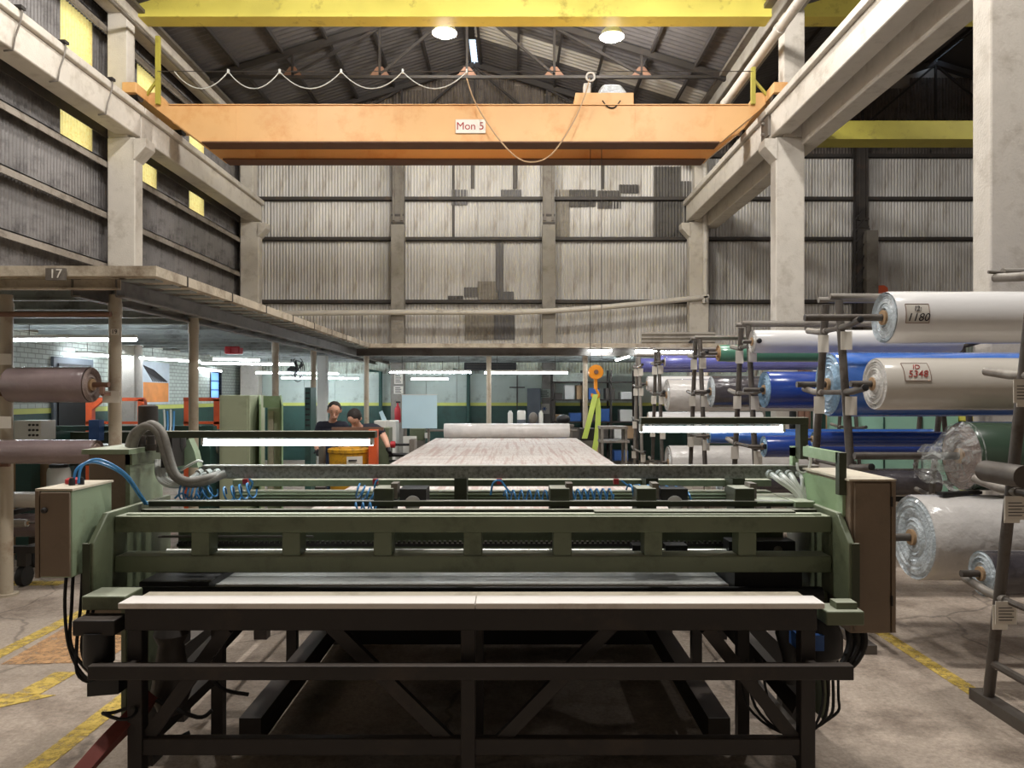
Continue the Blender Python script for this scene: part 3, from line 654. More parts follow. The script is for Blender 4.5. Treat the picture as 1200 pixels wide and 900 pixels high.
# ================================================================ fluorescent fittings under the gallery
def tube_light(a, b, label, hang=True):
    a = Vector(a); b = Vector(b); t = thing('fluorescent_light', label, 'light fitting', tuple((a+b)/2), 'tube lights under the gallery')
    MB().bar(a+Vector((0, 0, .035)), b+Vector((0, 0, .035)), .06, .035).build('housing', 'white_box', t)
    MB().tube([a, b], .017, 8).build('tube', 'tube_glow', t)
    if hang:
        for k in (.15, .85):
            p = a.lerp(b, k); MB().tube([p+Vector((0, 0, .05)), (p.x, p.y, 2.54)], .005, 4).build('hanger', 'steel_dark', t)
TL = iter(['fluorescent tube light beyond the outer gallery post, above the mauve roll', 'fluorescent tube light hung just above the short mauve roll', 'fluorescent tube light slanting away above the dark door', 'fluorescent tube light slanting away above the poster', 'short fluorescent tube light under the red hoist', 'fluorescent tube light a little below the short one by the red hoist', 'short fluorescent tube light near the small blue window', 'fluorescent tube light passing below the black fan', 'fluorescent tube light low behind the white square post', 'bright fluorescent tube light above the pale blue board', 'short dim tube light at the back wall behind the pale blue board', 'bright fluorescent tube light above the wrapped roll on the long table'])
for (x0, y0, d0, x1, y1, d1) in ((-70, 399, 8.7, 6, 398.5, 8.7), (12, 398.5, 8.7, 160, 398, 8.7), (90, 415, 11.8, 165, 419.5, 13), (168, 420, 13.05, 234, 424, 14.4), (250, 421, 14.2, 304, 422, 14.2), (236, 426, 15.6, 344, 427, 15.6),
        (211, 429, 16.2, 259, 435, 17.9), (300, 437, 17, 396, 438, 17), (330, 443, 18.3, 420, 443.5, 18.3), (457, 436.5, 15.0, 552, 436.5, 15.0), (482, 444, 18.2, 525, 444, 18.2), (568, 437, 15.0, 665, 437, 15.0)):
    tube_light(P(x0, y0, d0), P(x1, y1, d1), next(TL))
tube_light(P(737, 418, 15.2), P(722, 422.5, 17.4), 'fluorescent tube light fixed end-on near the roll racks')
tube_light(P(690, 411, 14.65), P(717, 411, 14.65), 'short fluorescent tube close under the back gallery edge', False); tube_light(P(745, 411, 14.65), P(815, 411, 14.65), 'fluorescent tube close under the back gallery edge beside the racks', False)

# ================================================================ the long table, its cloth and its roll
t = thing('long_table', 'long work table running back from the green machine', 'table', (-.1, 9, 0))
box(-1.43, 1.21, 3.85, 13.9, .86, .89).build('table_top', 'white_board', t)
for y in (4.6, 6.4, 8.2, 10, 11.8, 13.6):
    for x in (-1.36, 1.14): box(x-.03, x+.03, y-.03, y+.03, 0, .86).build('leg', 'black_steel', t)
    box(-1.36, 1.14, y-.02, y+.02, .3, .35).build('cross_rail', 'black_steel', t)
for x in (-1.36, 1.14): box(x-.02, x+.02, 3.9, 13.8, .78, .86).build('apron', 'black_steel', t)
tag(box(-1.42, 1.2, 3.86, 13.85, .8905, .898).build('printed_cloth', 'cloth'), 'white cloth with faint brown lines spread over the long table', 'cloth')
def roll(label, x0, y, z, r, ln, body, end, core=.045, bar=.16, barm='rack', group=None, n=36, wrap=None, name='film_roll', rbar=.5):
    t = thing(name, label, 'roll', (x0+ln/2, y, z-r), group); rr = random.Random(label)
    pr = [(0, r*.97), (.012, r)]
    k = max(3, int(ln/.25))
    for i in range(1, k): pr.append((ln*i/k, r*(1+rr.uniform(-.006, .006))))
    pr += [(ln-.012, r), (ln, r*.97)]
    b = MB(); b.lathe((x0, y, z), (1, 0, 0), pr, n); b.f = [f for f in b.f if len(f) == 4]; b.build('film', body, t)
    for (xe, s_) in ((x0, -1), (x0+ln, 1)):
        pe = []; q = 7
        for i in range(q+1):
            rad = r*.972-(r*.972-core)*i/q; pe.append((s_*rr.uniform(-.004, .012), rad))
            if i < q: pe.append((s_*rr.uniform(-.012, .004), rad-(r*.97-core)/q*.45))
        e = MB(); e.lathe((xe, y, z), (1, 0, 0), pe, n); e.f = [f for f in e.f if len(f) == 4]; e.build('end_face', end, t)
    MB().tube([(x0-.02, y, z), (x0+ln+.02, y, z)], core*1.02, 14).build('core', 'core_card', t)
    if bar: MB().tube([(x0-bar, y, z), (x0+ln+.15, y, z)], core*rbar, 10).build('core_bar', barm, t)
    if wrap:
        for xx in (x0+.02, x0+ln-.15): MB().lathe((xx, y, z), (1, 0, 0), [(0, r*1.002), (.01, r*1.012), (.12, r*1.012), (.13, r*1.002)], n).build('wrap_band', wrap, t)
    return t
roll('white roll wrapped in film lying across the far end of the long table', X(521, 13.9), 13.95, 1.035, .135, X(667, 13.9)-X(521, 13.9), 'film_wrap', 'end_white', bar=.35, barm='steel_grey')
t = thing('unwind_stand', 'green drive bracket and stand at the far end of the table', 'stand', (-1.5, 13.9, 0))
for x in (X(490, 14), X(688, 14)):
    box(x-.12, x+.12, 13.85, 14.15, .0, .85).build('pedestal', 'steel_grey', t, bevel=.01)
    box(x-.14, x+.14, 13.85, 14.1, .85, 1.08).build('drive_housing', 'machine' if x < 0 else 'black_steel', t, bevel=.015)
box(X(499, 14), X(505, 14), 13.8, 13.85, .9, 1.0).build('switch_box', 'white_box', t)

# ================================================================ outfeed bench in front (black frame, white ledge)
t = thing('outfeed_bench', 'black steel bench with a white ledge in front of the green machine', 'bench', (-.15, 3.1, 0)); OB = t
for (a, b) in ((-1.487, -.14), (-.138, 1.181)): box(a, b, 2.8, 2.91, .893, .915).build('ledge_board', 'white_board', t, bevel=.003)
box(-1.46, 1.15, 2.912, 2.99, .888, .908).build('ledge_board', 'cabinet_top', t)
for x in (-1.44, -.168, 1.13): box(x-.028, x+.028, 2.83, 2.885, 0, .82).build('leg', 'black_steel', t, bevel=.004)
for x in (-1.44, -.168, 1.13): box(x-.028, x+.028, 3.62, 3.67, 0, .8).build('leg', 'black_steel', t)
box(-1.47, 1.158, 2.815, 2.9, .806, .89).build('apron', 'black_steel', t, bevel=.004)
box(-1.577, 1.27, 2.755, 2.8, .64, .694).build('front_rail', 'black_steel', t, bevel=.004)
for x in (-1.44, 1.13): box(x-.02, x+.02, 2.8, 2.83, .645, .69).build('rail_bracket', 'black_steel', t)
box(-1.44, 1.13, 2.84, 2.88, .32, .385).build('bottom_rail', 'black_steel', t, bevel=.004)
for (a, b) in (((-.7, .81), (-.24, .36)), ((.385, .81), (-.05, .36)), ((-1.42, .36), (-1.1, .8)), ((1.1, .36), (.75, .8))): MB().bar((a[0], 2.87, a[1]), (b[0], 2.87, b[1]), .03, .05).build('brace', 'black_steel', t)
for x in (-1.44, 1.13): box(x-.025, x+.025, 2.88, 3.65, .32, .37).build('side_rail', 'black_steel', t)

# ================================================================ the green machine
t = thing('cutting_machine', 'wide green film cutting machine with grey control cabinets at both ends', 'machine', (-.15, 3.3, 0)); MC = t
for (x, s_) in ((-1.675, -1), (1.35, 1)):
    pl = MB().prism([(x-.012, 2.95, .86), (x-.012, 2.95, 1.11), (x-.012, 3.06, 1.215), (x-.012, 3.62, 1.215), (x-.012, 3.62, .3), (x-.012, 3.2, .3), (x-.012, 3.2, .86)], (.024, 0, 0)).build('end_plate', 'machine', t, bevel=.004)
    box(min(x, x+s_*.03), max(x, x+s_*.03), 2.945, 2.96, .86, 1.11).build('edge_flange', 'machine_dark', pl)
    box(x-.03, x+.03, 3.4, 3.5, 0, .3).build('foot', 'black_steel', t)
    # guide lamps, clamps and drives outside the plate
    if s_ < 0:
        box(-1.66, -1.49, 2.86, 3.0, .87, .925).build('clamp_block', 'machine', t, bevel=.006); box(-1.66, -1.5, 2.8, 2.9, .79, .85).build('drive_block', 'black_steel', t, bevel=.006)
        MB().lathe((-1.58, 2.84, .8), (0, 0, -1), [(0, .055), (.12, .055), (.14, .04), (.18, .03)], 14).build('drive_motor', 'black', t); MB().lathe((-1.4, 3.05, .78), (0, 0, -1), [(0, .05), (.06, .07), (.1, .05), (.3, .08), (.38, .05)], 12).build('air_cylinder', 'steel_dark', t)
        MB().prism([(-1.62, 2.83, .6), (-1.5, 2.83, .64), (-1.5, 2.83, .56), (-1.62, 2.83, .55)], (0, .1, 0)).build('drive_bracket', 'black', t)
    else:
        b_ = box(1.2, 1.345, 2.83, 2.95, .82, .875).build('clamp_block', 'machine', t, bevel=.006); box(1.25, 1.33, 2.86, 2.92, .875, .9).build('clamp_screw', 'machine', b_)
        MB().lathe((1.24, 3.0, .82), (0, 0, -1), [(0, .06), (.08, .09), (.16, .09), (.2, .05), (.24, .05)], 14).build('drive_motor', 'black', t)
        box(1.12, 1.22, 2.9, 3.0, .7, .76).build('valve_block', 'blue_box', t); MB().lathe((1.16, 3.1, .8), (0, 0, -1), [(0, .03), (.1, .06), (.2, .03), (.3, .03)], 12).build('air_cylinder', 'black', t)
ur = box(-1.66, 1.335, 3.1, 3.21, 1.126, 1.194).build('upper_rail', 'machine', t, bevel=.004)
box(-1.62, 1.3, 3.12, 3.16, 1.194, 1.2).build('cover_strip', 'machine_light', ur); box(.35, 1.2, 3.14, 3.2, 1.2, 1.208).build('scale_strip', 'machine_dark', ur)
box(-1.66, 1.335, 3.1, 3.21, .959, 1.027).build('lower_rail', 'machine', t, bevel=.004)
for x in (236, 342, 449, 554, 659, 765, 875):
    c = X(x, 3.12); box(c-.038, c+.038, 3.108, 3.2, 1.027, 1.126).build('rail_post', 'machine', t, bevel=.003)
box(-1.6, 1.3, 3.56, 3.58, .9, 1.15).build('back_panel', 'machine', t)
g = MB().box(-1.58, 1.25, 3.5, 3.52, .985, 1.0)
for k in range(118): x = -1.57+k*.024; g.box(x, x+.012, 3.49, 3.51, 1.0, 1.012)
g.build('toothed_rack', 'black_steel', t)['kind'] = 'stuff'
MB().tube([(-1.58, 3.4, .985), (1.1, 3.4, .985)], .012, 10).build('guide_rod', 'rail_steel', t)
MB().tube([(-1.6, 3.36, 1.06), (-.9, 3.36, 1.06)], .006, 6).build('thin_rod', 'steel_grey', t)
c = box(.98, 1.28, 3.35, 3.45, .96, 1.04).build('end_carriage', 'black', t, bevel=.004)
for x in (1.06, 1.2): MB().lathe((x, 3.34, 1.0), (0, 1, 0), [(0, .012), (.005, .02), (.012, .02)], 12).build('bolt', 'steel_grey', c)
for x in (.55, .7): box(x, x+.1, 3.38, 3.46, .985, 1.015).build('rack_carriage', 'black', t)
MB().box(-1.35, .95, 3.27, 3.75, .845, .868).build('bed_plate', 'galv', t); box(-1.35, .95, 3.255, 3.27, .84, .87).build('bed_edge', 'white_board', t)
box(.96, 1.25, 3.2, 3.5, .84, .96).build('drive_cover', 'black', t); box(-1.6, -1.3, 3.18, 3.5, .86, .9).build('drive_cover', 'black', t, bevel=.006)
MB().tube([(-1.6, 3.12, .865), (1.3, 3.12, .865)], .03, 14).build('feed_roller', 'black', t)
box(-1.5, 1.2, 3.02, 3.06, .8, .86).build('roller_guard', 'black', t)
box(-1.63, 1.37, 3.33, 3.37, 1.2, 1.222).build('guide_rail', 'machine_dark', t); box(-1.63, 1.37, 3.33, 3.37, 1.222, 1.2245).build('rail_strip', 'rail_steel', t)
box(-1.63, 1.35, 3.26, 3.29, 1.178, 1.197).build('guide_rail', 'machine_dark', t)
gb = box(-1.47, 1.457, 3.52, 3.58, 1.304, 1.362).build('galvanised_beam', 'galv', t, bevel=.004); box(-1.47, 1.457, 3.515, 3.58, 1.362, 1.366).build('beam_lip', 'rail_steel', gb)
box(-1.4, 1.3, 3.72, 3.78, 1.243, 1.275).build('cross_beam', 'machine', t); box(-1.4, 1.3, 3.72, 3.8, 1.16, 1.216).build('cross_beam', 'machine', t)
g = MB()
for k in range(3): g.box(-1.38, 1.28, 3.715, 3.72, 1.168+k*.016, 1.174+k*.016)
g.build('ribbing', 'machine_light', t)
for x in (-.25, .68, 1.1): box(x-.03, x+.03, 3.6, 3.74, 1.17, 1.31).build('hanger_bracket', 'machine_dark', t)
# knife carriages on the guide rails
for (x, big) in ((452, 1), (655, 0), (755, 1), (868, 0)):
    cx = X(x, 3.4); c = box(cx-.045, cx+.045, 3.34, 3.47, 1.15, 1.28).build('knife_carriage', 'machine_dark', t, bevel=.004)
    box(cx+.03, cx+.06, 3.36, 3.44, 1.23, 1.3).build('lever', 'steel_grey', c); MB().lathe((cx, 3.33, 1.185), (0, 1, 0), [(0, .012), (.004, .02), (.015, .02)], 12).build('bolt', 'black_steel', c)
    if big:
        k = box(cx+.07, cx+.19, 3.36, 3.5, 1.2, 1.275).build('knife_motor', 'black', c); MB().lathe((cx+.13, 3.34, 1.21), (0, 1, 0), [(0, .03), (.004, .036), (.018, .036)], 18).build('blade_disc', 'rail_steel', c)
# blue coiled air hoses
def coil(x0, x1, y0, y1, r, n, d=3.46):
    MB().tube(helix(P(x0, y0, d), P(x1, y1, d), r, n, 10), .0045, 5).build('air_hose_coil', 'blue_hose', t)
coil(212, 236, 575, 579, .04, 5); coil(232, 252, 582, 574, .03, 3); coil(262, 298, 580, 574, .036, 4); coil(417, 441, 574, 584, .033, 4); coil(590, 646, 582, 582, .03, 6); coil(668, 720, 581, 580, .03, 7); coil(735, 800, 575, 578, .03, 6); coil(785, 812, 583, 585, .03, 3); coil(415, 440, 594, 594, .018, 3, 3.3)
for pts in ([(575, 580), (578, 566), (586, 563), (592, 570), (598, 578)], [(728, 563), (738, 570), (748, 569), (754, 582)], [(438, 580), (440, 566), (443, 562)], [(292, 575), (296, 566), (292, 561)], [(205, 584), (214, 578), (225, 588)]):
    MB().tube(smooth_path([P(a, b, 3.48) for a, b in pts], 5), .005, 5).build('air_hose', 'blue_hose', t)
for x in (440, 585, 722, 288): box(X(x, 3.5)-.012, X(x, 3.5)+.012, 3.49, 3.51, 1.28, 1.305).build('hose_fitting', 'red_plastic', t)
# left cabinets
c = box(-1.94, -1.77, 3.4, 3.72, .6, 1.43).build('side_cabinet', 'cabinet', t, bevel=.005)
box(-1.96, -1.745, 3.38, 3.75, 1.43, 1.452).build('cabinet_lid', 'machine_light', c); box(-1.77, -1.75, 3.4, 3.72, .6, 1.43).build('side_panel', 'machine_light', c)
box(-1.77, -1.74, 3.4, 3.72, 1.38, 1.43).build('side_trim', 'machine', c)
c = box(-1.862, -1.725, 2.91, 3.2, .984, 1.325).build('control_box', 'machine_light', t, bevel=.004)
box(-1.845, -1.728, 2.9, 2.91, .99, 1.32).build('door', 'cabinet', c, bevel=.003); box(-1.866, -1.72, 2.905, 3.205, 1.325, 1.333).build('lid', 'cabinet_top', c)
box(-1.862, -1.847, 2.898, 2.912, .985, 1.325).build('hinge_strip', 'cabinet', c); MB().lathe((-1.825, 2.9, 1.25), (0, -1, 0), [(0, .012), (.008, .012), (.014, .006)], 10).build('lock', 'black_steel', c)
for (x, y) in ((-1.79, 3.02), (-1.77, 3.05)): MB().lathe((x, y, 1.333), (0, 0, 1), [(0, .012), (.02, .012), (.03, .008)], 10).build('gland', 'black', c)
MB().lathe((-1.82, 3.08, 1.333), (0, 0, 1), [(0, .03), (.018, .03), (.024, .02)], 12).build('stop_button', 'red_plastic', c)
for k, (xa, xb) in enumerate(((-1.8, -1.64), (-1.79, -1.6), (-1.77, -1.66), (-1.75, -1.6), (-1.74, -1.58))):
    MB().tube(smooth_path([(xa, 3.0+.03*k, .985), (xa+.005, 2.98+.03*k, .85), (xa+.04, 2.95, .7), (xb-.03, 2.9, .6), (xb+.06, 2.92, .56)], 5), .007, 6).build('cable', 'rubber', t)
for k in range(2):
    MB().tube(smooth_path([(-1.79+k*.02, 3.03, 1.34), (-1.785+k*.02, 3.05, 1.40+.01*k), (-1.74+k*.02, 3.1, 1.42+.01*k), (-1.68+k*.015, 3.2, 1.36), (-1.655+k*.01, 3.3, 1.25), (-1.645+k*.01, 3.33, 1.21)], 5), .006, 6).build('air_line', 'blue_hose', t)
# big conduits from the left cabinet top into the beam
for k in range(2):
    o_ = k*.03
    MB().tube(smooth_path([P(151+k*5, 524, 3.5), P(157+k*5, 508, 3.5), P(172+k*5, 499-k*2, 3.48), P(186+k*4, 507, 3.46), P(193+k*4, 530, 3.45), P(203+k*3, 556, 3.44), P(222, 567-k*3, 3.44), P(245, 563-k*3, 3.46), P(264-k*6, 555, 3.5)], 6), .019, 10).build('conduit', 'grey_hose', t)
for k in range(3):
    x = 252-k*10; MB().tube(smooth_path([P(184+k*4, 540, 3.55), P(186+k*4, 560, 3.48), P(200+k*3, 569-k, 3.46), P(220, 567-k*2, 3.46), P(x, 555, 3.5)], 6), .012, 8).build('conduit', 'white_hose', t)
    MB().tube([P(x, 555, 3.5), P(x+4, 553, 3.52)], .018, 10).build('conduit_gland', 'white_hose', t)
for k in range(3): MB().lathe(P(155+k*11, 528, 3.55), (0, 0, 1), [(0, .025), (.03, .025), (.03, .018), (.07, .018)], 10).build('plug_connector', 'steel_dark', t)
MB().tube(smooth_path([P(166, 522, 3.6), P(170, 508, 3.6), P(180, 505, 3.6), P(186, 516, 3.58), P(186, 530, 3.58)], 5), .012, 8).build('conduit', 'grey_hose', t)
MB().lathe((X(176, 3.7), 3.68, 1.53), (0, 0, 1), [(-.06, .055), (0, .055), (0, .047), (.115, .045), (.12, .03)], 20).build('motor', 'steel_dark', t); box(X(176, 3.7)-.06, X(176, 3.7)+.06, 3.62, 3.74, 1.452, 1.48).build('motor_base', 'cabinet', t)
for k in range(4): MB().tube(smooth_path([P(192+k*4, 480+k % 2*2, 3.75), P(193+k*3.5, 500, 3.72), P(191+k*3, 530, 3.65)], 5), .005, 5).build('air_line', 'blue_hose' if k % 2 else 'white_hose', t)
MB().tube(smooth_path([P(212, 551, 3.5), P(222, 545, 3.46), P(232, 540, 3.46), P(237, 541, 3.5)], 5), .006, 6).build('white_cable', 'white_hose', t)
MB().prism([P(203, 548, 3.62), P(232, 548, 3.62), P(228, 530, 3.62), P(221, 514, 3.62), P(210, 522, 3.62)], (0, .06, 0)).build('gusset_plate', 'machine_light', t)
MB().lathe(P(209, 506, 3.58), (0, 0, -1), [(0, .02), (.02, .035), (.07, .035), (.1, .02)], 12).build('pivot_clamp', 'black_steel', t)
# lamp arms with task tubes
for (xa, xb, ya, yb, yt, xt0, xt1) in ((192, 441, 505, 513, 518.5, 238, 437), (750, 945, 489, 497, 503, 750, 918)):
    d = 3.5; r = MB().box(X(xa, d), X(xb, d), d-.03, d+.03, Z(yb, d), Z(ya, d)).build('lamp_arm', 'machine_dark', t, bevel=.003)
    MB().tube([P(xt0, yt, d), P(xt1, yt, d)], .015, 10).build('lamp_tube', 'task_glow', r)
    for x in (xt0+1, xt1-1): box(X(x, d)-.006, X(x, d)+.006, d-.022, d+.022, Z(yt+3, d), Z(yb, d)).build('tube_clip', 'white_hose', r)
box(X(192, 3.5)-.0, X(205, 3.5), 3.47, 3.6, 1.36, 1.5).build('arm_post', 'black_steel', t); box(X(935, 3.5), X(944, 3.5), 3.47, 3.53, 1.4, 1.563).build('arm_post', 'machine_dark', t)
# right cabinet and bracket
c = box(1.37, 1.545, 3.01, 3.47, .734, 1.352).build('side_cabinet', 'cabinet', t, bevel=.005)
box(1.385, 1.53, 3.0, 3.012, .745, 1.345).build('door', 'cabinet', c, bevel=.003); box(1.362, 1.553, 3.0, 3.48, 1.352, 1.36).build('lid', 'cabinet_top', c)
box(1.358, 1.37, 3.05, 3.47, 1.2, 1.34).build('side_panel', 'pale_green', c); box(1.534, 1.55, 2.998, 3.01, .74, 1.35).build('hinge_strip', 'cabinet', c)
for z in (.85, 1.25): box(1.53, 1.536, 2.992, 3.0, z, z+.04).build('hinge', 'black_steel', c)
b = box(1.34, 1.37, 3.06, 3.42, 1.42, 1.464).build('bracket_arm', 'pale_green', t); box(1.34, 1.37, 3.04, 3.075, 1.29, 1.464).build('bracket_leg', 'machine_dark', b)
box(X(927, 3.55), X(952, 3.55), 3.53, 3.57, 1.41, 1.455).build('cross_bracket', 'pale_green', t); box(X(927, 3.55), X(934, 3.55), 3.53, 3.57, 1.36, 1.45).build('bracket_leg', 'pale_green', t)
MB().tube(smooth_path([P(946, 522, 3.45), P(950, 540, 3.45), P(945, 553, 3.45), P(936, 552, 3.45), P(934, 542, 3.46)], 5), .006, 6).build('cable', 'white_hose', t)
box(1.26, 1.345, 3.3, 3.6, 1.2, 1.225).build('valve_tray', 'machine_light', t); box(1.1, 1.34, 3.32, 3.6, 1.215, 1.222).build('tray_plate', 'machine_light', t)
for k, xx in enumerate((904, 915, 926, 938, 947)):
    MB().tube(smooth_path([P(xx, 556, 3.5), P(xx+8-k*2, 562, 3.46), P(930+k*3.5, 575, 3.44), P(940+k*2, 590, 3.42)], 5), .013 if k < 3 else .009, 8).build('conduit', 'white_hose', t)
    MB().tube([P(xx-3, 555, 3.52), P(xx, 556, 3.5)], .019 if k < 3 else .014, 10).build('conduit_gland', 'white_hose', t)
# underframe
box(-1.36, 1.06, 3.02, 4.95, .76, .775).build('shade_sheet', 'black', t)  # added black sheet, keeps lamp light off the floor under the machine
box(-1.3, 1.08, 5.0, 5.03, .02, .84).build('shade_panel', 'black', t); box(-1.3, 1.08, 5.0, 5.04, .82, .855).build('shade_panel_rail', 'black_steel', t)  # added black panel with its rail, blocks light from behind under the table
for x in (-1.75, 1.45): box(x-.05, x+.05, 3.5, 8.4, .28, .4).build('base_beam', 'black_steel', t)
for x in (-1.2, .95): box(x-.05, x+.05, 3.4, 8.4, .1, .22).build('base_beam', 'black_steel', t)
for y in (3.9, 5.2, 6.8, 8.3):
    for x in (-1.75, 1.45): box(x-.045, x+.045, y-.04, y+.04, 0, .86).build('frame_leg', 'black_steel', t)
for s_ in (-1, 1):
    xx = -1.6 if s_ < 0 else 1.3
    MB().bar((xx, 3.35, .3), (xx-s_*.45, 4.4, .85), .05, .09).build('frame_brace', 'black_steel', t)
MB().lathe((.84, 4.0, .62), (.15, 1, .05), [(0, .09), (.7, .09)], 18).build('dust_duct', 'galv', t)
for k in range(4):
    MB().tube(smooth_path([(1.22+.03*k, 3.0, .72), (1.25+.02*k, 2.98, .5), (1.2+.03*k, 2.97, .36+.02*k), (1.12, 3.0, .33), (1.06-.03*k, 3.05, .42), (1.04-.03*k, 3.1, .6)], 5), .006, 6).build('cable', 'rubber', t)
for k in range(3): MB().tube(smooth_path([(1.4+k*.03, 3.1, .74), (1.4+k*.03, 3.08, .66), (1.34+k*.02, 3.05, .58), (1.24, 3.05, .58)], 5), .014, 8).build('power_cable', 'rubber', t)
for pts in ([(-1.4, 2.92, .5), (-1.25, 2.95, .42), (-1.2, 2.97, .44)], [(-1.46, 2.9, .36), (-1.38, 2.9, .33), (-1.28, 2.95, .36)], [(-1.3, 3.1, .6), (-1.22, 3.1, .48), (-1.1, 3.1, .45)]):
    MB().tube(smooth_path(pts, 5), .008, 6).build('cable', 'rubber', t)
MB().tube([(-1.48+.06*math.cos(a), 2.8+.04*math.sin(a), .5+.01*math.sin(2*a)) for a in np.linspace(0, 2*PI, 16)], .007, 6).build('cable_coil', 'rubber', t)
ribbon([(-1.45, 2.95, .47), (-1.5, 2.85, .42), (-1.56, 2.72, .34), (-1.64, 2.55, .2), (-1.66, 2.4, .05), (-1.66, 2.3, .02)], .11, 'maroon', 'dust_hose', None, .05, (.55, -.2, .8))
tag(bpy.data.objects['dust_hose'], 'flat maroon fabric hose hanging from the bench leg to the floor', 'hose')
# ================================================================ roll racks
def half(z, top=2.38): return .11+(top-z)*.16
def rack(x, y, label, levels=(.65, 1.2, 1.72, 2.18), top=2.38, x2=None, lines=False, m_='rack', mid=False):
    t = thing('roll_rack', label, 'rack', (x, y, 0))
    for fx in ([x] if x2 is None else [x, x2]):
        for s_ in (-1, 1):
            lg = MB().tube([(fx, y+s_*half(.06, top), .06), (fx, y+s_*half(top, top), top)], .028, 10).build('leg', m_, t)
            for lv in levels:
                yl = y+s_*half(lv, top)
                MB().tube([(fx, yl-s_*.05, lv), (fx, yl+s_*.1, lv+.004), (fx, yl+s_*.3, lv+.03)], .024, 10).build('peg', 'rack_light' if s_ > 0 else m_, lg)
                MB().lathe((fx, yl+s_*.3, lv+.03), (0, s_, .1), [(0, .024), (.003, .019), (.0035, .001)], 10).build('peg_bore', 'black', lg)
                if fx == x and lv > .5:
                    w = .04; xx = fx+(.012 if s_ < 0 else -.02); yt = min(yl, y+s_*half(lv-.17, top))-.034; tg = box(xx-w, xx+w, yt-.004, yt, lv-.16, lv-.03).build('paper_tag', 'paper', lg)
        for lv in levels: MB().tube([(fx-.0, y-half(lv, top), lv), (fx, y+half(lv, top), lv)], .018, 8).build('cross_tube', m_, t)
        box(fx-.04, fx+.04, y-half(0, top)-.1, y+half(0, top)+.1, 0, .06).build('foot', m_, t)
        MB().tube([(fx, y-half(.25, top), .25), (fx, y+half(.25, top), .25)], .022, 8).build('tie_tube', m_, t)
    if x2:
        for s_ in (-1, 1): MB().tube([(x-.06, y+s_*.1, top+.03), (x2+.06, y+s_*.1, top+.03)], .022, 8).build('top_tube', 'rack_light', t)
    return t
RK = [(2.6, 3.55), (2.35, 5.45), (2.32, 7.4), (2.3, 9.2), (2.25, 11.5), (2.26, 13.3)]
t = rack(2.6, 3.55, 'dark steel roll rack with paper tags at the right edge of the aisle', (.62, 1.2, 1.8, 2.3), 2.5)
rack(*RK[1], 'steel roll rack carrying the two printed white rolls', x2=5.15)
rack(*RK[2], 'steel roll rack behind the printed rolls, holding bright blue rolls', x2=4.4)
rack(*RK[3], 'steel roll rack holding the green-ended roll and a dark wrapped roll', x2=5.2)
rack(*RK[4], 'steel roll rack with the fat white wrapped roll', x2=5.2)
rack(*RK[5], 'steel roll rack closest to the gallery and the hook', (.7, 1.25, 1.85, 2.2), x2=4.42, m_='rack_light')
def roll_label(t, x, y, z, r, lines, w, h, up, inkm='red_ink'):
    """hand-written sheet stuck on the front of a roll, bent round it"""
    g = MB(); n = 8; a0, a1 = up
    for k in range(n+1):
        a = a0+(a1-a0)*k/n
        for rr in (r+.001, r+.003): g.v += [(x-w/2, y-math.cos(a)*rr, z+math.sin(a)*rr), (x+w/2, y-math.cos(a)*rr, z+math.sin(a)*rr)]
    for k in range(n):
        b = 4*k; g.f += [(b+2, b+3, b+7, b+6), (b, b+4, b+5, b+1), (b, b+2, b+6, b+4), (b+1, b+5, b+7, b+3)]
    pl = g.build('label_sheet', 'film_grey', t)
    am = (a0+a1)/2
    for (s, sz, da) in lines:
        a = am+da; rr = r+.006; text('lettering', s, sz, inkm, (x, y-math.cos(a)*rr, z+math.sin(a)*rr), (PI/2-a, 0, 0), pl, .25, .001)
    # ruled border
    g = MB()
    for a in (a0, a1): g.bar((x-w/2, y-math.cos(a)*(r+.004), z+math.sin(a)*(r+.004)), (x+w/2, y-math.cos(a)*(r+.004), z+math.sin(a)*(r+.004)), .003)
    for xx in (x-w/2, x+w/2):
        for k in range(4):
            p = a0+(a1-a0)*k/4; q = a0+(a1-a0)*(k+1)/4; g.bar((xx, y-math.cos(p)*(r+.004), z+math.sin(p)*(r+.004)), (xx, y-math.cos(q)*(r+.004), z+math.sin(q)*(r+.004)), .003)
    g.build('label_border', 'rust', pl)
t = roll('white roll with the number 1180 on a framed label, top of its rack', 2.56, 5.1, 2.232, .178, 2.5, 'film_white', 'end_film', .05, .55)
roll_label(t, X(1068, 5.0), 5.1, 2.232, .178, (('I2:', .05, .17), ('1180', .075, -.16)), .155, .1, (-.3, .42), 'ink')
t = roll('greyish white roll with the number 5348 on its label', 2.43, 4.98, 1.775, .174, 2.6, 'film_grey', 'end_white', .045, .16)
roll_label(t, X(1067, 4.9), 4.98, 1.775, .174, (('ID', .05, .17), ('5348', .065, -.12)), .17, .1, (.1, .85))
t = roll('dark green roll with clear film bunched at its end', 2.95, 4.88, 1.3, .225, 2.2, 'film_green', 'end_mauve', .05, .7)
rr = random.Random(5); g = MB(); pts = []; n = 28
pr = [(0, .228), (-.03, .222), (-.07, .2), (-.12, .15), (-.17, .12), (-.21, .13), (-.25, .1), (-.28, .05)]
b0 = len(g.v)
for (a, r_) in pr:
    for j in range(n):
        q = 2*PI*j/n; w = r_*(1+rr.uniform(-.09, .09)*(1 if a < -.02 else 0)); g.v.append((2.95+a+rr.uniform(-.012, .012), 4.88+math.cos(q)*w, 1.3-abs(a)*.25+math.sin(q)*w))
for k in range(len(pr)-1):
    for j in range(n): a = k*n+j; c = k*n+(j+1) % n; g.f.append((a, c, c+n, a+n))
g.build('bunched_wrap', 'cling', t)
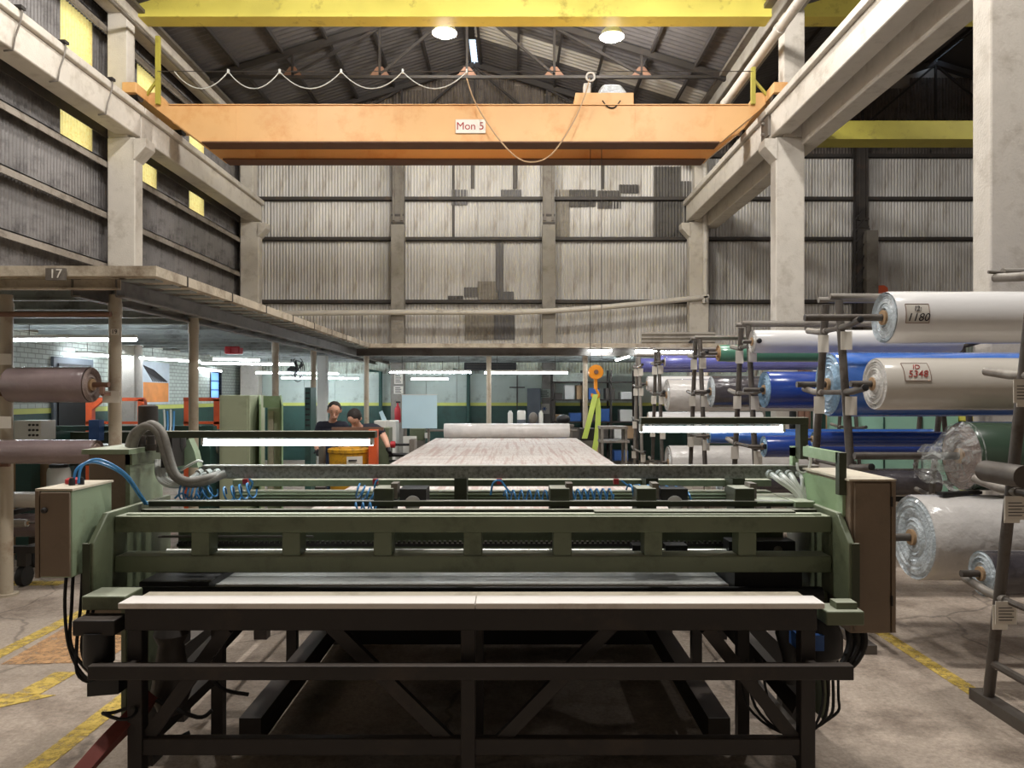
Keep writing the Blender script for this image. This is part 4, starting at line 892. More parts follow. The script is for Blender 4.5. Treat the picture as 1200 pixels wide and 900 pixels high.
for xx in (2.97, 3.34): MB().lathe((xx, 4.88, 1.3), (1, 0, 0), [(0, .2255), (.002, .229), (.006, .229), (.008, .2255)], 36).build('wrap_edge', 'cling', t)
roll('big white film-wrapped roll low on the rack beside the grey cabinet', 2.58, 4.78, .785, .272, 2.5, 'film_wrap', 'end_film', .05, .2)
roll('light blue wrapped roll behind the label 5348 roll', 2.52, 5.92, 1.785, .255, 2.5, 'film_lightblue', 'end_blue', .05, .25)
roll('slim royal blue roll above the dark green roll', 2.44, 6.0, 1.345, .06, 2.6, 'film_blue', 'end_blue', .025, .15)
roll('glossy white roll lying behind the 1180 roll', 2.3, 7.08, 2.21, .11, 1.95, 'film_white', 'end_white', .04, .1)
roll('royal blue roll with a pale label on top', 2.36, 6.93, 1.77-.02, .172, 1.95, 'film_blue', 'end_blue', .045, .2)
roll('royal blue slim roll low beside the lamp arm end', 2.33, 6.87, 1.225, .1, 1.95, 'film_blue', 'end_blue', .03, .15)
roll('pale blue slim roll at the back of the blue roll rack', 2.42, 7.98, 1.24, .07, 1.95, 'film_lightblue', 'end_blue', .03, .12)
roll('long green roll with bright teal end sleeve', 2.47, 8.87, 2.2, .1, 2.6, 'film_teal', 'core_card', .04, .22)
roll('dark roll wrapped in shiny film next to the white roll', 2.34, 8.73, 1.74, .185, 2.6, 'film_dark', 'end_film', .045, .2)
roll('pale blue roll low on the rack under the dark wrapped roll', 2.3, 8.66, 1.22, .085, 2.6, 'film_lightblue', 'end_blue', .03, .15)
roll('dark film-wrapped roll on the lowest pegs under the pale blue roll', 2.4, 8.6, .69, .16, 2.5, 'film_dark', 'end_film', .04, .15)
roll('white roll with blue sleeve on top of its rack', 2.3, 11.18, 2.2, .078, 2.6, 'film_violet', 'end_white', .035, .15)
roll('fat white wrapped roll with pinkish edge', 2.3, 11.03, 1.7, .24, 2.6, 'film_wrap', 'end_white', .05, .1)
roll('fat cream wrapped roll near the floor behind the tube lamp', 2.3, 10.9, .71, .25, 2.6, 'film_wrap', 'end_white', .05, .1)
roll('violet-blue wrapped roll far back behind the white ones', 2.36, 13.7, 2.25, .13, 1.95, 'film_violet', 'end_blue', .04, .1)
roll('violet-blue wrapped roll lying over the fat white roll', 2.36, 11.95, 2.22, .12, 2.6, 'film_violet', 'end_blue', .04, .1)
roll('plain white roll on the far rack', 2.36, 12.95, 1.9, .13, 1.95, 'film_white', 'end_white', .04, .12)
roll('plain white slim roll low on the far rack', 2.36, 12.85, 1.3, .11, 1.95, 'film_white', 'end_white', .04, .12)
roll('black roll tucked between violet roll and white roll', 2.8, 9.68, 2.2, .07, 2.2, 'film_dark', 'black', .03, .4)
t = thing('core_pipe', 'thin grey sleeved pipe sticking out over the thick column', 'pipe', (2.9, 3.98, 2.3))
MB().tube([(X(1175, 3.98), 3.98, 2.355), (4.6, 3.98, 2.355)], .026, 12).build('sleeve', 'rack_light', t); MB().tube([(X(1158, 3.98), 3.98, 2.36), (X(1176, 3.98), 3.98, 2.355)], .009, 8).build('pin', 'steel_grey', t)
roll('black roll in clear film at the foot of the near rack', 2.66, 4.2, .69, .13, 2.0, 'film_dark', 'end_film', .04, .12)
t = thing('core_tube', 'empty cardboard core standing out from the near rack', 'tube', (2.63, 3.75, 1.2)); g = MB().lathe((2.5, 3.62, 1.3), (0, 1, 0), [(0, .04), (0, .056), (.3, .056), (.3, .04), (0, .04)], 18); g.build('tube_wall', 'rack', t)
t = bpy.data.objects['roll_rack']
for (x, y, z, rz) in ((2.575, 3.79, 1.71, -.1), (2.565, 3.84, 1.115, .12), (2.575, 3.93, .555, .1)):
    pl = box(x-.055, x+.055, y-.062, y-.058, z-.05, z+.07).build('large_tag', 'paper', t)
    g = MB()
    for k in range(5): g.box(x-.04, x+.03+.01*(k % 2), y-.0635, y-.0625, z-.03+k*.016, z-.026+k*.016)
    g.build('print_lines', 'ink', pl)
tag(MB().bar((2.72, 4.72, 1.072), (3.02, 4.8, 1.072), .05, .02).build('rubber_strip', 'rubber'), 'black rubber strip lying on the big white roll', 'strip')
# background of the neighbouring bay behind the racks
t = thing('panel_machine', 'pale teal machine guard behind the racks', 'machine', (6.2, 12, 0)); box(5.3, 7.1, 11.8, 12.5, .1, 1.38).build('guard', 'teal_panel', t, bevel=.01)
for x in (5.9, 6.5): box(x, x+.02, 11.78, 11.8, .15, 1.35).build('door_seam', 'wainscot', t)
box(5.35, 7.05, 11.85, 12.45, 0, .1).build('plinth', 'black', t)
t = thing('yellow_crate', 'yellow container behind the dark green roll', 'container', (7.7, 12, 0)); box(7.15, 8.4, 11.7, 12.4, .06, 1.36).build('shell', 'yellow_panel', t, bevel=.02); box(7.12, 8.43, 11.67, 12.43, 1.3, 1.38).build('rim', 'yellow_panel', t); box(7.2, 8.3, 11.75, 12.3, 0, .06).build('skid', 'black', t)
for k, (x, m_) in enumerate(((4.78, 'black'), (4.92, 'rust'), (5.03, 'rust'), (5.18, 'film_white'), (5.4, 'cardboard'))):
    g = MB().lathe((x, 12.64, 0), (0, 0, 1), [(0, .055), (2.1+.03*k, .055), (2.1+.03*k, .04), (1.9, .04)], 12); tag(g.build('upright_core', m_), ('black', 'brown', 'rust brown', 'white', 'tan')[k]+' cardboard core standing upright behind the rolls', 'core', 'upright cores behind the racks')
tag(MB().prism([(9.32, YB-.3, 4.24), (9.76, YB-.3, 4.24), (9.72, YB-.3, 4.48), (9.64, YB-.3, 4.54), (9.44, YB-.3, 4.54), (9.38, YB-.3, 4.44)], (0, .2, 0)).build('orange_hood', 'orange_paint', bevel=.01), 'orange hood fixed to the wall beside the lattice stanchion', 'hood')

# ================================================================ left side under the gallery
t = roll('short mauve film-wrapped roll on a rod between the gallery posts', X(17, 6.2), 6.16, Z(451, 6.2), .148, .66, 'film_mauve', 'end_mauve', .05, .12, 'rust', rbar=.45)
t = roll('mauve film-wrapped roll on the lower rod between the gallery posts', X(4, 6.2), 6.16, Z(529, 6.2), .1, .8, 'film_mauve', 'end_mauve', .04, .1, 'rust', rbar=.5)
t = thing('post_rail', 'rusty pipe rail with paper tags clamped between two gallery posts', 'rail', (-3.8, 6.22, 1.1))
MB().tube([(-4.33, 6.2, 2.375), (-3.35, 6.2, 2.375)], .022, 10).build('rail_pipe', 'rust', t)
for (x, zz) in ((-3.367, (1.79, 1.2)), (-4.29, (1.79, 1.2))):
    for z in zz: box(x-.07, x+.07, 6.22, 6.25, z-.1, z-.06).build('cradle', 'rust', t); MB().bar((x, 6.24, z-.08), (x, 6.1, z-.08), .03).build('hook_arm', 'rust', t); MB().bar((x, 6.1, z-.08), (x, 6.1, z-.02), .03).build('hook_tip', 'rust', t)
for (x, y, w, h) in ((130, 465, 20, 14), (6, 421, 15, 13), (6, 495, 14, 14)): box(X(x-w/2, 6.2), X(x+w/2, 6.2), 6.2, 6.205, Z(y+h/2, 6.2), Z(y-h/2, 6.2)).build('paper_tag', 'paper', t)
s_ = box(X(127, 6.2), X(136, 6.2), 6.235, 6.245, Z(392, 6.2), Z(385, 6.2)).build('number_tag', 'paper', t); text('number', '19', .05, 'ink', (X(131.5, 6.2), 6.232, Z(388.5, 6.2)), parent=s_)
t = thing('roll_trolley', 'low steel trolley on castors carrying rolls, left of the control box', 'trolley', (-5.2, 7, 0))
for y in (6.6, 7.4): box(-6.4, -4.2, y-.03, y+.03, .3, .36).build('side_beam', 'black_steel', t)
for x in (-6.3, -5.3, -4.3): box(x-.03, x+.03, 6.6, 7.4, .3, .36).build('cross_beam', 'black_steel', t)
for x in (-6.2, -4.72, -4.35):
    for y in (6.62, 7.35):
        c = MB().lathe((x-.03, y, .09), (1, 0, 0), [(0, .05), (0, .09), (.06, .09), (.06, .05)], 16).build('castor', 'rubber', t); box(x-.04, x+.04, y-.04, y+.04, .18, .3).build('fork', 'black_steel', c)
for x in (-6.0, -4.6):
    for y in (6.65, 7.3): MB().bar((x, y, .36), (x, y, .68), .05).build('stake', 'black_steel', t)
    MB().bar((x, 6.65, .62), (x, 7.3, .62), .04).build('cradle_bar', 'black_steel', t)
roll('white roll on top of the trolley', -6.2, 6.85, .73, .07, 1.95, 'film_grey', 'end_white', .03, .1); roll('slim white roll at the back of the trolley', -6.2, 7.15, .72, .05, 1.95, 'film_white', 'end_white', .02, .1)
roll('grey pipe roll hung in front of the trolley', -6.2, 6.5, .58, .035, 1.95, 'rack_light', 'end_white', .015, .05); roll('thick grey roll lying in the trolley bed', -6.2, 7.0, .475, .11, 1.9, 'film_mauve', 'end_mauve', .04, .05)
# green winding machine under the gallery
t = thing('slitter_machine', 'dark green machine with long top rail and white control panel under the gallery', 'machine', (-4.2, 8.4, 0))
box(X(45, 8.2), X(252, 8.2), 8.15, 8.25, 1.31, 1.36).build('top_rail', 'wainscot', t); box(X(60, 8.2), X(250, 8.2), 8.42, 8.5, .9, 1.28).build('rear_panel', 'machine_dark', t)
for x in (60, 242): box(X(x, 8.2)-.08, X(x, 8.2)+.08, 8.1, 8.5, 0, 1.31).build('side_frame', 'wainscot', t)
MB().tube([(X(62, 8), 8.32, 1.1), (X(244, 8), 8.32, 1.1)], .06, 14).build('roller', 'rail_steel', t)
b = box(X(16, 7.6), X(48, 7.6), 7.6, 7.85, Z(516, 7.6), Z(493, 7.6)).build('control_panel', 'white_box', t, bevel=.006); box(X(22, 7.7), X(40, 7.7), 7.65, 7.8, 0, Z(516, 7.6)).build('panel_stand', 'wainscot', t)
for i in range(3):
    for j in range(3): MB().lathe((X(35+i*4.5, 7.6), 7.6, Z(498+j*6, 7.6)), (0, -1, 0), [(0, .012), (.012, .012), (.014, .008)], 8).build('button', 'black', b)
box(X(110, 8.15)-.0, X(122, 8.15), 8.05, 8.15, Z(516, 8.1), Z(492, 8.1)).build('valve_unit', 'blue_box', t)
for (x0, x1, d, lb) in ((100, 168, 9.5, 'orange steel frame by the dark door'), (215, 257, 9.6, 'orange steel frame beside the pale green cabinet')):
    t = thing('orange_gantry', lb, 'frame', (X((x0+x1)/2, d), d, 0))
    for x in (x0+4, x1-3): box(X(x, d)-.04, X(x, d)+.04, d, d+.08, 0, Z(468, d)).build('upright', 'orange_paint', t)
    box(X(x0, d), X(x1, d), d, d+.06, Z(470, d), Z(466, d)).build('top_bar', 'orange_paint', t); box(X(x0, d), X(x1, d), d, d+.06, Z(497, d), Z(494, d)).build('lower_bar', 'orange_paint', t)
    if x0 < 200: MB().prism([(X(108, d), d, Z(470, d)), (X(120, d), d, Z(470, d)), (X(108, d), d, Z(480, d))], (0, .05, 0)).build('corner_gusset', 'orange_paint', t)
dr = struct(box(XL, XL+.05, 11.5, 12.6, 0, 2.3).build('door_1', 'grey_door', bevel=.01)); box(XL+.05, XL+.07, 11.6, 12.5, .1, 2.2).build('door_leaf', 'black', dr); MB().bar((XL+.09, 12.4, 1.0), (XL+.09, 12.4, 1.2), .02).build('door_handle', 'steel_grey', dr)
t = thing('poster', 'tall poster with dark stripes over orange on the brick wall', 'poster', (XL, 14.9, 1.5))
box(XL+.005, XL+.02, 14.3, 15.45, 1.52, 2.36).build('sheet', 'poster', t); box(XL+.02, XL+.024, 14.35, 15.4, 1.56, 1.95).build('orange_field', 'poster_orange', t)
for k in range(9): MB().bar((XL+.022, 14.35+k*.05, 2.28-k*.01), (XL+.022, 14.75+k*.075, 1.97), .006, .025).build('stripe', 'ink', t)
# tall pale cabinet with a chute
t = thing('hopper_cabinet', 'tall pale green steel cabinet with a flared open chute', 'cabinet', (-3, 8.3, 0)); d = 8.2
box(X(257, d), X(293, d), d, d+.5, 0, Z(463, d)).build('body', 'pale_cabinet', t, bevel=.006); box(X(260, d), X(290, d), d-.012, d, .1, Z(467, d)).build('panel', 'pale_cabinet', t)
for (a, b) in ((292, 304), (318, 330)): MB().prism([(X(a, d), d+.3, 0), (X(b, d), d, 0), (X(b, d), d, Z(474, d)), (X(a, d), d+.3, Z(463, d+.3))], (.012, .02, 0)).build('side_fin', 'pale_green', t)
box(X(303, d), X(320, d), d+.3, d+.32, 0, Z(466, d)).build('back_sheet', 'pale_cabinet', t); box(X(302, d), X(322, d), d+.18, d+.2, Z(478, d), Z(464, d)).build('lintel', 'pale_green', t); box(X(305, d), X(311, d), d+.27, d+.3, .6, Z(482, d)).build('slot_door', 'cabinet_top', t)
# wall fan and red hoist
t = thing('wall_fan', 'black pedestal fan head hung under the gallery', 'fan', (X(348, 17), 17, 2.0)); c = P(349, 433, 17)
for r_ in (.28, .2, .1): MB().tube([c+Vector((.12*math.cos(a)*r_/.28, .1*math.cos(a), r_*math.sin(a))) for a in np.linspace(0, 2*PI, 21)], .01, 5, cap=False).build('guard_ring', 'black', t)
for k in range(4):
    a = k*PI/2+.4; MB().prism([c, c+Vector((.09*math.cos(a), .1*math.cos(a), .24*math.sin(a))), c+Vector((.09*math.cos(a+.5), .1*math.cos(a+.5), .24*math.sin(a+.5)))], (.02, -.01, 0)).build('blade', 'black', t)
MB().lathe(c, (-1, .2, 0), [(0, .05), (.18, .07), (.25, .03)], 12).build('motor', 'black', t); MB().tube([c+Vector((-.15, 0, 0)), c+Vector((-.15, 0, .24))], .015, 6).build('bracket', 'black', t)
c = P(274, 411, 13); t = thing('red_hoist', 'small red chain hoist under the gallery ceiling', 'hoist', (c.x, c.y, c.z-.1)); box(c.x-.13, c.x+.13, 12.9, 13.1, c.z-.06, c.z+.07).build('body', 'red_plastic', t, bevel=.02); MB().lathe((c.x-.06, 12.89, c.z), (0, -1, 0), [(0, .05), (.04, .05), (.05, .03)], 12).build('cap', 'red_plastic', t); MB().tube([c+Vector((0, 0, .05)), (c.x, c.y, 2.53)], .02, 6).build('hook', 'steel_dark', t)
# yellow tub in its orange stand, in front of the workers
d = 9.3; cx = X(404, d)
t = thing('yellow_tub', 'yellow plastic tub with a torn white label in front of the workers', 'tub', (cx, d+.25, .4))
g = MB().lathe((cx, d+.25, .42), (0, 0, 1), [(0, .22), (.02, .235), (.54, .255), (.55, .27), (.59, .27), (.6, .25), (.58, .24), (.1, .22)], 28); g.build('shell', 'yellow_drum', t)
a0 = -PI/2+.0
g = MB(); n = 8
for k in range(n+1):
    a = -PI/2+.1+k*.1
    for z in (.7, .93):
        g.v.append((cx+math.cos(a)*.262, d+.25+math.sin(a)*.262, z))
for k in range(n): g.f.append((2*k, 2*k+2, 2*k+3, 2*k+1))
lb = g.build('label_patch', 'paper', t); g = MB()
for z in (.76, .82, .88): g.bar((cx+.05, d+.25-.268, z), (cx+.15, d+.25-.243, z), .012, .02)
g.build('print', 'ink', lb)
t = thing('tub_stand', 'orange and grey steel stand holding the yellow tub', 'stand', (cx, d+.3, 0))
box(X(430, d), X(440, d), d+.1, d+.22, 0, Z(504, d)).build('upright', 'orange_paint', t); box(X(371, d), X(377, d), d+.1, d+.2, 0, Z(508, d)).build('upright', 'steel_grey', t)
box(X(376, d), X(440, d), d+.55, d+.6, Z(507, d), Z(503, d)).build('top_bar', 'rust', t); box(X(372, d), X(440, d), d+.05, d+.5, .38, .42).build('shelf', 'steel_grey', t)
for x in (X(378, d), X(430, d)): box(x-.02, x+.02, d+.55, d+.6, 0, Z(506, d)).build('rear_leg', 'steel_grey', t)
# winder beside the workers
d = 10.9; t = thing('winder', 'green winder column with black shafts beside the workers', 'machine', (X(448, d), d, 0))
box(X(441, d), X(456, d), d, d+.3, 0, Z(501, d)).build('column', 'machine', t, bevel=.01)
for (y, r_) in ((521, .02), (533, .03), (540, .015)): MB().tube([P(456, y, d), P(485, y, d)], r_, 10).build('shaft', 'black', t)
box(X(480, d), X(486, d), d-.05, d+.2, 0, Z(515, d)).build('bearing_stand', 'steel_grey', t); MB().lathe(P(458, 521, d), (1, 0, 0), [(0, .05), (.06, .05), (.07, .03)], 12).build('shaft_collar', 'red_plastic', t)
box(X(470, d), X(486, d), d+.2, d+.22, Z(536, d), Z(512, d)).build('white_guard', 'white_box', t); box(X(470, d), X(486, d), d+.2, d+.24, 0, Z(536, d)).build('guard_foot', 'black', t)
for (x0, x1, y0, y1, m_, lb) in ((438, 452, 493, 501, 'white_box', 'white carton on the green winder column'),): tag(box(X(x0, d), X(x1, d), d+.02, d+.28, Z(y1, d), Z(y0, d)).build('carton', m_, bevel=.008), lb, 'carton')
tag(MB().prism([P(444, 483, 11), P(448, 481, 11), P(453, 492, 11), P(448, 494, 11)], (0, .012, 0)).build('clipboard', 'skyblue_board'), 'pale clipboard tilted above the white carton', 'clipboard')
d = 13.2; t = thing('display_board', 'pale blue blank board on two legs behind the table', 'board', (X(492, d), d, 0))
box(X(471, d), X(512, d), d, d+.03, Z(502, d), Z(463, d)).build('panel', 'skyblue_board', t)
for x in (475, 502): box(X(x, d)-.02, X(x, d)+.02, d+.03, d+.07, 0, Z(480, d)).build('leg', 'steel_grey', t)
box(X(470.5, d), X(512.5, d), d-.005, d+.035, Z(463, d), Z(462.2, d)).build('edge_trim', 'white_box', t)
d = 13.4; tag(MB().box(X(452, d), X(464, d), d, d+.4, 0, Z(493, d)).build('parts_bin', 'white_box', bevel=.02), 'white bin standing behind the green winder column', 'bin')
# against the back wall
t = thing('fire_extinguisher', 'red fire extinguisher on the stanchion by the pale blue board', 'extinguisher', (X(466, 18.9), 18.9, 1.0)); MB().lathe((X(466, 18.9), 18.9, 1.0), (0, 0, 1), [(0, .07), (.02, .08), (.34, .08), (.42, .04), (.44, .025), (.5, .025)], 16).build('bottle', 'red_plastic', t); box(X(466, 18.9)-.04, X(466, 18.9)+.07, 18.87, 18.93, 1.5, 1.54).build('valve', 'black', t)
for k, (x, y, w, h, lb) in enumerate(((467, 444, 10, 12, 'white notice sheet high on the stanchion'), (467, 457, 11, 9, 'printed notice below the first one on the stanchion'), (638, 479, 12, 12, 'white sheet with a blue star pinned to the stanchion'), (638, 461, 16, 10, 'grey printed notice board on the middle stanchion'))):
    d = YB-.42; t = thing('notice', lb, 'notice', (X(x, d), d, Z(y+h/2, d))); pl = box(X(x-w/2, d), X(x+w/2, d), d-.012, d, Z(y+h/2, d), Z(y-h/2, d)).build('sheet', 'paper' if k < 3 else 'sheet_mint', t)
    g = MB()
    if k == 2:
        for a in (0, PI/3, 2*PI/3): c = P(x, y, d-.015); v = Vector((math.cos(a), 0, math.sin(a)))*.06; g.bar(c-v, c+v, .02)
    else:
        for q in range(4): g.box(X(x-w*.35, d), X(x+w*(.2+.1*(q % 2)), d), d-.016, d-.012, Z(y-h*.3+q*h*.2, d)-.012, Z(y-h*.3+q*h*.2, d)+.006)
    g.build('print', 'blue_box' if k == 2 else 'ink', t)
for (x, lb) in ((446, 'dark green conduit on the back wall left of the board'), (549, 'dark green conduit on the back wall behind the roll')):
    tag(MB().tube([(X(x, 19.3), 19.3, 0), (X(x, 19.3), 19.3, 2.3), (X(x, 19.3)-.4, 19.3, 2.35)], .05, 8).build('conduit', 'wainscot'), lb, 'conduit')
t = thing('wall_louvre', 'long dark louvre high on the back wall under the gallery', 'louvre', (X(575, 19.2), 19.2, 2.35)); box(X(544, 19.3), X(605, 19.3), 19.25, 19.4, Z(434, 19.3), Z(422, 19.3)).build('frame', 'black', t)
for k in range(4): box(X(547, 19.3), X(602, 19.3), 19.22, 19.25, 2.36+k*.06, 2.38+k*.06).build('slat', 'steel_dark', t)
t = thing('helmet_post', 'slim post with a cap and a white face shield hung on it', 'post', (X(486, 18), 18, 0)); c = P(486, 474, 18)
MB().tube([(c.x-.06, 18.05, 0), (c.x-.06, 18.05, c.z+.1)], .03, 8).build('pole', 'black', t); MB().ball(c, .12, .12, .16, 14).build('cap', 'navy', t); MB().ball(c+Vector((0, -.03, -.2)), .14, .1, .16, 14).build('face_shield', 'cabinet_top', t)
t = thing('locker', 'dark blue-grey locker beside the middle stanchion', 'locker', (X(626, 18.5), 18.6, 0)); box(X(618, 18.5), X(634, 18.5), 18.5, 18.9, 0, Z(455, 18.5)).build('body', 'grey_door', t, bevel=.008); box(X(619, 18.5), X(633, 18.5), 18.485, 18.5, .05, Z(457, 18.5)).build('door', 'grey_door', t); box(X(630, 18.5), X(631, 18.5), 18.47, 18.485, 1.0, 1.15).build('handle', 'steel_grey', t)
t = thing('wall_antenna', 'thin dark cross-shaped bracket on the back wall', 'bracket', (X(606, 19.3), 19.3, 1.6)); MB().bar(P(606, 440, 19.35), P(606, 480, 19.35), .025).build('mast', 'steel_dark', t); MB().bar(P(597, 454, 19.35), P(615, 454, 19.35), .03).build('arm', 'steel_dark', t)
# bench with tape rolls behind the table end
d = 14.45; t = thing('side_bench', 'narrow grey bench behind the long table', 'bench', (X(620, d), d, 0)); box(X(585, d), X(672, d), d-.15, d+.15, 1.09, 1.13).build('top', 'steel_grey', t)
for x in (588, 669): box(X(x, d)-.02, X(x, d)+.02, d-.12, d+.12, 0, 1.09).build('leg', 'steel_grey', t)
for (x, w, y, m_, lb) in ((598, 6, 483, 'white_box', 'slim white canister on the narrow bench'), (611, 10, 481, 'white_box', 'wide white canister with a blue-grey foot on the narrow bench'), (634, 5, 483, 'white_box', 'slim white bottle with a spout by the narrow bench end')):
    t = thing('canister', lb, 'canister', (X(x, d), d, 1.13)); r_ = w/2*d/F; h = Z(y, d)-1.13
    MB().lathe((X(x, d), d, 1.13), (0, 0, 1), [(0, r_), (h*.9, r_), (h*.95, r_*.9), (h, r_*.85)], 16).build('body', m_, t)
    if w > 8: MB().lathe((X(x, d), d, 1.13), (0, 0, 1), [(0, r_*1.03), (h*.35, r_*1.03)], 16).build('foot_band', 'grey_door', t)
    else: MB().lathe((X(x, d), d, 1.13+h), (0, 0, 1), [(0, r_*.6), (.03, r_*.5)], 10).build('cap', 'white_box', t)
g = MB().ball((X(660, d), d, 1.228), .14, .12, .1, 14); tag(g.build('black_bag', 'black'), 'crumpled black bag on the narrow bench', 'bag')
g = MB().ball((X(625, d), d+.05, 1.248), .09, .09, .12, 14); tag(g.build('dust_mask', 'steel_grey'), 'grey domed hood on the narrow bench', 'hood')
# storage shelf and what stands on it
t = thing('storage_shelf', 'dark steel storage shelf crowded with boxes below the gallery', 'shelf', (X(700, 17.8), 17.8, 0)); zs = [Z(y, 17.5) for y in (540, 514, 494, 468, 447)]
for x in (648, 684, 716, 747):
    for y in (17.5, 18.1): box(X(x, 17.5)-.025, X(x, 17.5)+.025, y-.02, y+.02, 0, 2.3).build('upright', 'steel_dark', t)
for z in zs: box(X(647, 17.5), X(748, 17.5), 17.48, 18.12, z-.03, z).build('shelf_board', 'steel_dark', t)
box(X(648, 17.5), X(683, 17.5), 17.46, 17.48, Z(447, 17.5), Z(437, 17.5)).build('glass_front', 'sheet_mint', t)
rg = random.Random(11); items = [('dark_box', 'dark'), ('cardboard', 'brown'), ('dark_box', 'grey'), ('blue_box', 'blue'), ('cardboard', 'tan'), ('white_box', 'white')]
spots = [(0, 652, 14), (0, 668, 12), (0, 690, 16), (0, 720, 18), (1, 650, 16), (1, 668, 14), (1, 687, 12), (1, 705, 9), (1, 720, 12), (1, 735, 10), (2, 652, 12), (2, 668, 15), (2, 688, 13), (2, 704, 14), (2, 727, 16), (3, 650, 10), (3, 662, 12), (3, 676, 7), (3, 690, 14), (3, 710, 12), (3, 728, 14)]
ordn = ('lowest', 'second', 'third', 'fourth')
for k, (lv, x, w) in enumerate(spots):
    m_, nm = items[(k*5+lv) % 6]
    if (lv, x) == (2, 704): m_, nm = 'blue_box', 'bright blue'
    if (lv, x) in ((2, 727), (3, 728)): m_, nm = 'white_box', 'white'
    z = zs[lv]; h = min(.36, rg.uniform(.14, .34)); x0 = X(x, 17.5)
    o = box(x0, x0+w*17.5/F*.92, 17.55, 17.95, z, z+h).build('storage_box', m_, bevel=.008); tag(o, '%s box on the %s board of the storage shelf' % (nm, ordn[lv]), 'box', 'boxes on the storage shelf')
t = thing('step_table', 'small steel stand with a lower shelf beside the sling', 'table', (X(720, 12.6), 12.8, 0)); d = 12.6
box(X(704, d), X(736, d), d, d+.45, Z(503, d), Z(500, d)).build('top', 'rack_light', t); box(X(704, d), X(738, d), d, d+.45, Z(519, d), Z(516.5, d)).build('shelf', 'rack_light', t)
for x in (706, 734):
    for y in (d+.03, d+.42): box(X(x, d)-.02, X(x, d)+.02, y-.02, y+.02, 0, Z(503, d)).build('leg', 'rack_light', t)

# ================================================================ the two workers
def person(name, label, caps, head, hd, fwd, hairm, loc):
    """caps: (p0, p1, r0, r1, material); one skin is grown round them all"""
    g = MB()
    def cap(p0, p1, r0, r1):
        p0 = Vector(p0); p1 = Vector(p1); L_ = (p1-p0).length; pr = []
        for k in range(5): a = PI/2*k/4; pr.append((-math.cos(a)*r0, max(1e-4, math.sin(a)*r0)))
        for k in range(5): a = PI/2*k/4; pr.append((L_+math.sin(a)*r1, max(1e-4, math.cos(a)*r1)))
        g.lathe(p0, (p1-p0) if L_ > 1e-4 else (0, 0, 1), pr, 14)
    fw = Vector(fwd).normalized(); up = Vector(hd).normalized(); rt = fw.cross(up).normalized(); h = Vector(head)
    hc = [(h+up*.03, h+up*.03+fw*.02, .088, .09), (h-up*.045+fw*.02, h-up*.075+fw*.035, .066, .05),      # skull, jaw
          (h+fw*.1-up*.01, h+fw*.125-up*.035, .012, .017), (h+fw*.09-up*.07-rt*.02, h+fw*.09-up*.07+rt*.02, .011, .011),   # nose, lips
          (h+rt*.088-up*.02, h+rt*.092+up*.015, .014, .018), (h-rt*.088-up*.02, h-rt*.092+up*.015, .014, .018)]          # ears
    allc = [(Vector(a), Vector(b), r0, r1, m_) for a, b, r0, r1, m_ in caps]+[(a, b, r0, r1, 'skin') for a, b, r0, r1 in hc]
    for a, b, r0, r1, m_ in allc: cap(a, b, r0, r1)
    me = bpy.data.meshes.new('tmp'); me.from_pydata(g.v, [], g.f); o = bpy.data.objects.new('tmp', me); COL.objects.link(o)
    md = o.modifiers.new('r', 'REMESH'); md.mode = 'VOXEL'; md.voxel_size = .011
    sm = o.modifiers.new('s', 'SMOOTH'); sm.iterations = 3; sm.factor = .5
    bm_ = ev_mesh(o); bpy.data.objects.remove(o)
    t = thing(name, label, 'person', loc); b = bpy.data.objects.new('body', bm_); COL.objects.link(b); attach(b, t); bm_.materials.clear()
    ms = ['skin', 'navy', 'jeans', 'black']
    for m_ in ms: bm_.materials.append(MATS[m_])
    n = len(bm_.polygons); cen = np.empty(n*3); bm_.polygons.foreach_get('center', cen); cen = cen.reshape(-1, 3); best = np.full(n, 1e9); idx = np.zeros(n, int)
    for a, bb, r0, r1, m_ in allc:
        a_ = np.array(a); d_ = np.array(bb)-a_; l2 = max(1e-9, d_@d_); tt = np.clip((cen-a_)@d_/l2, 0, 1)
        ds = np.linalg.norm(cen-(a_+tt[:, None]*d_), axis=1)-(r0+(r1-r0)*tt); w = ds < best; best[w] = ds[w]; idx[w] = ms.index(m_)
    bm_.polygons.foreach_set('material_index', idx); bm_.polygons.foreach_set('use_smooth', [True]*n)
    for s_ in (-1, 1): MB().ball(h+fw*.094+rt*.033*s_+up*.012, .008, .008, .006, 8).build('eye', 'ink', t); MB().bar(h+fw*.1+rt*.02*s_+up*.035, h+fw*.095+rt*.048*s_+up*.034, .012, .008).build('eyebrow', hairm, t)
    hg = MB(); M = Matrix((rt, fw, up)).transposed().to_4x4(); M.translation = h+up*.032-fw*.008; nn = 20; rh = random.Random(name+label)
    for i in range(9):
        th = PI*.62*i/8
        for j in range(nn):
            q = 2*PI*j/nn; front = max(0, math.sin(q)); r_ = .101*(1+rh.uniform(-.03, .04))
            tht = min(th, PI*.62-front*PI*.24); hg.v.append(tuple(M @ Vector((r_*.98*math.sin(tht)*math.cos(q), r_*1.1*math.sin(tht)*math.sin(q), r_*1.02*math.cos(tht)))))
    for i in range(8):
        for j in range(nn): a = i*nn+j; c = i*nn+(j+1) % nn; hg.f.append((a, a+nn, c+nn, c))
    hg.build('hair', hairm, t)
    return t
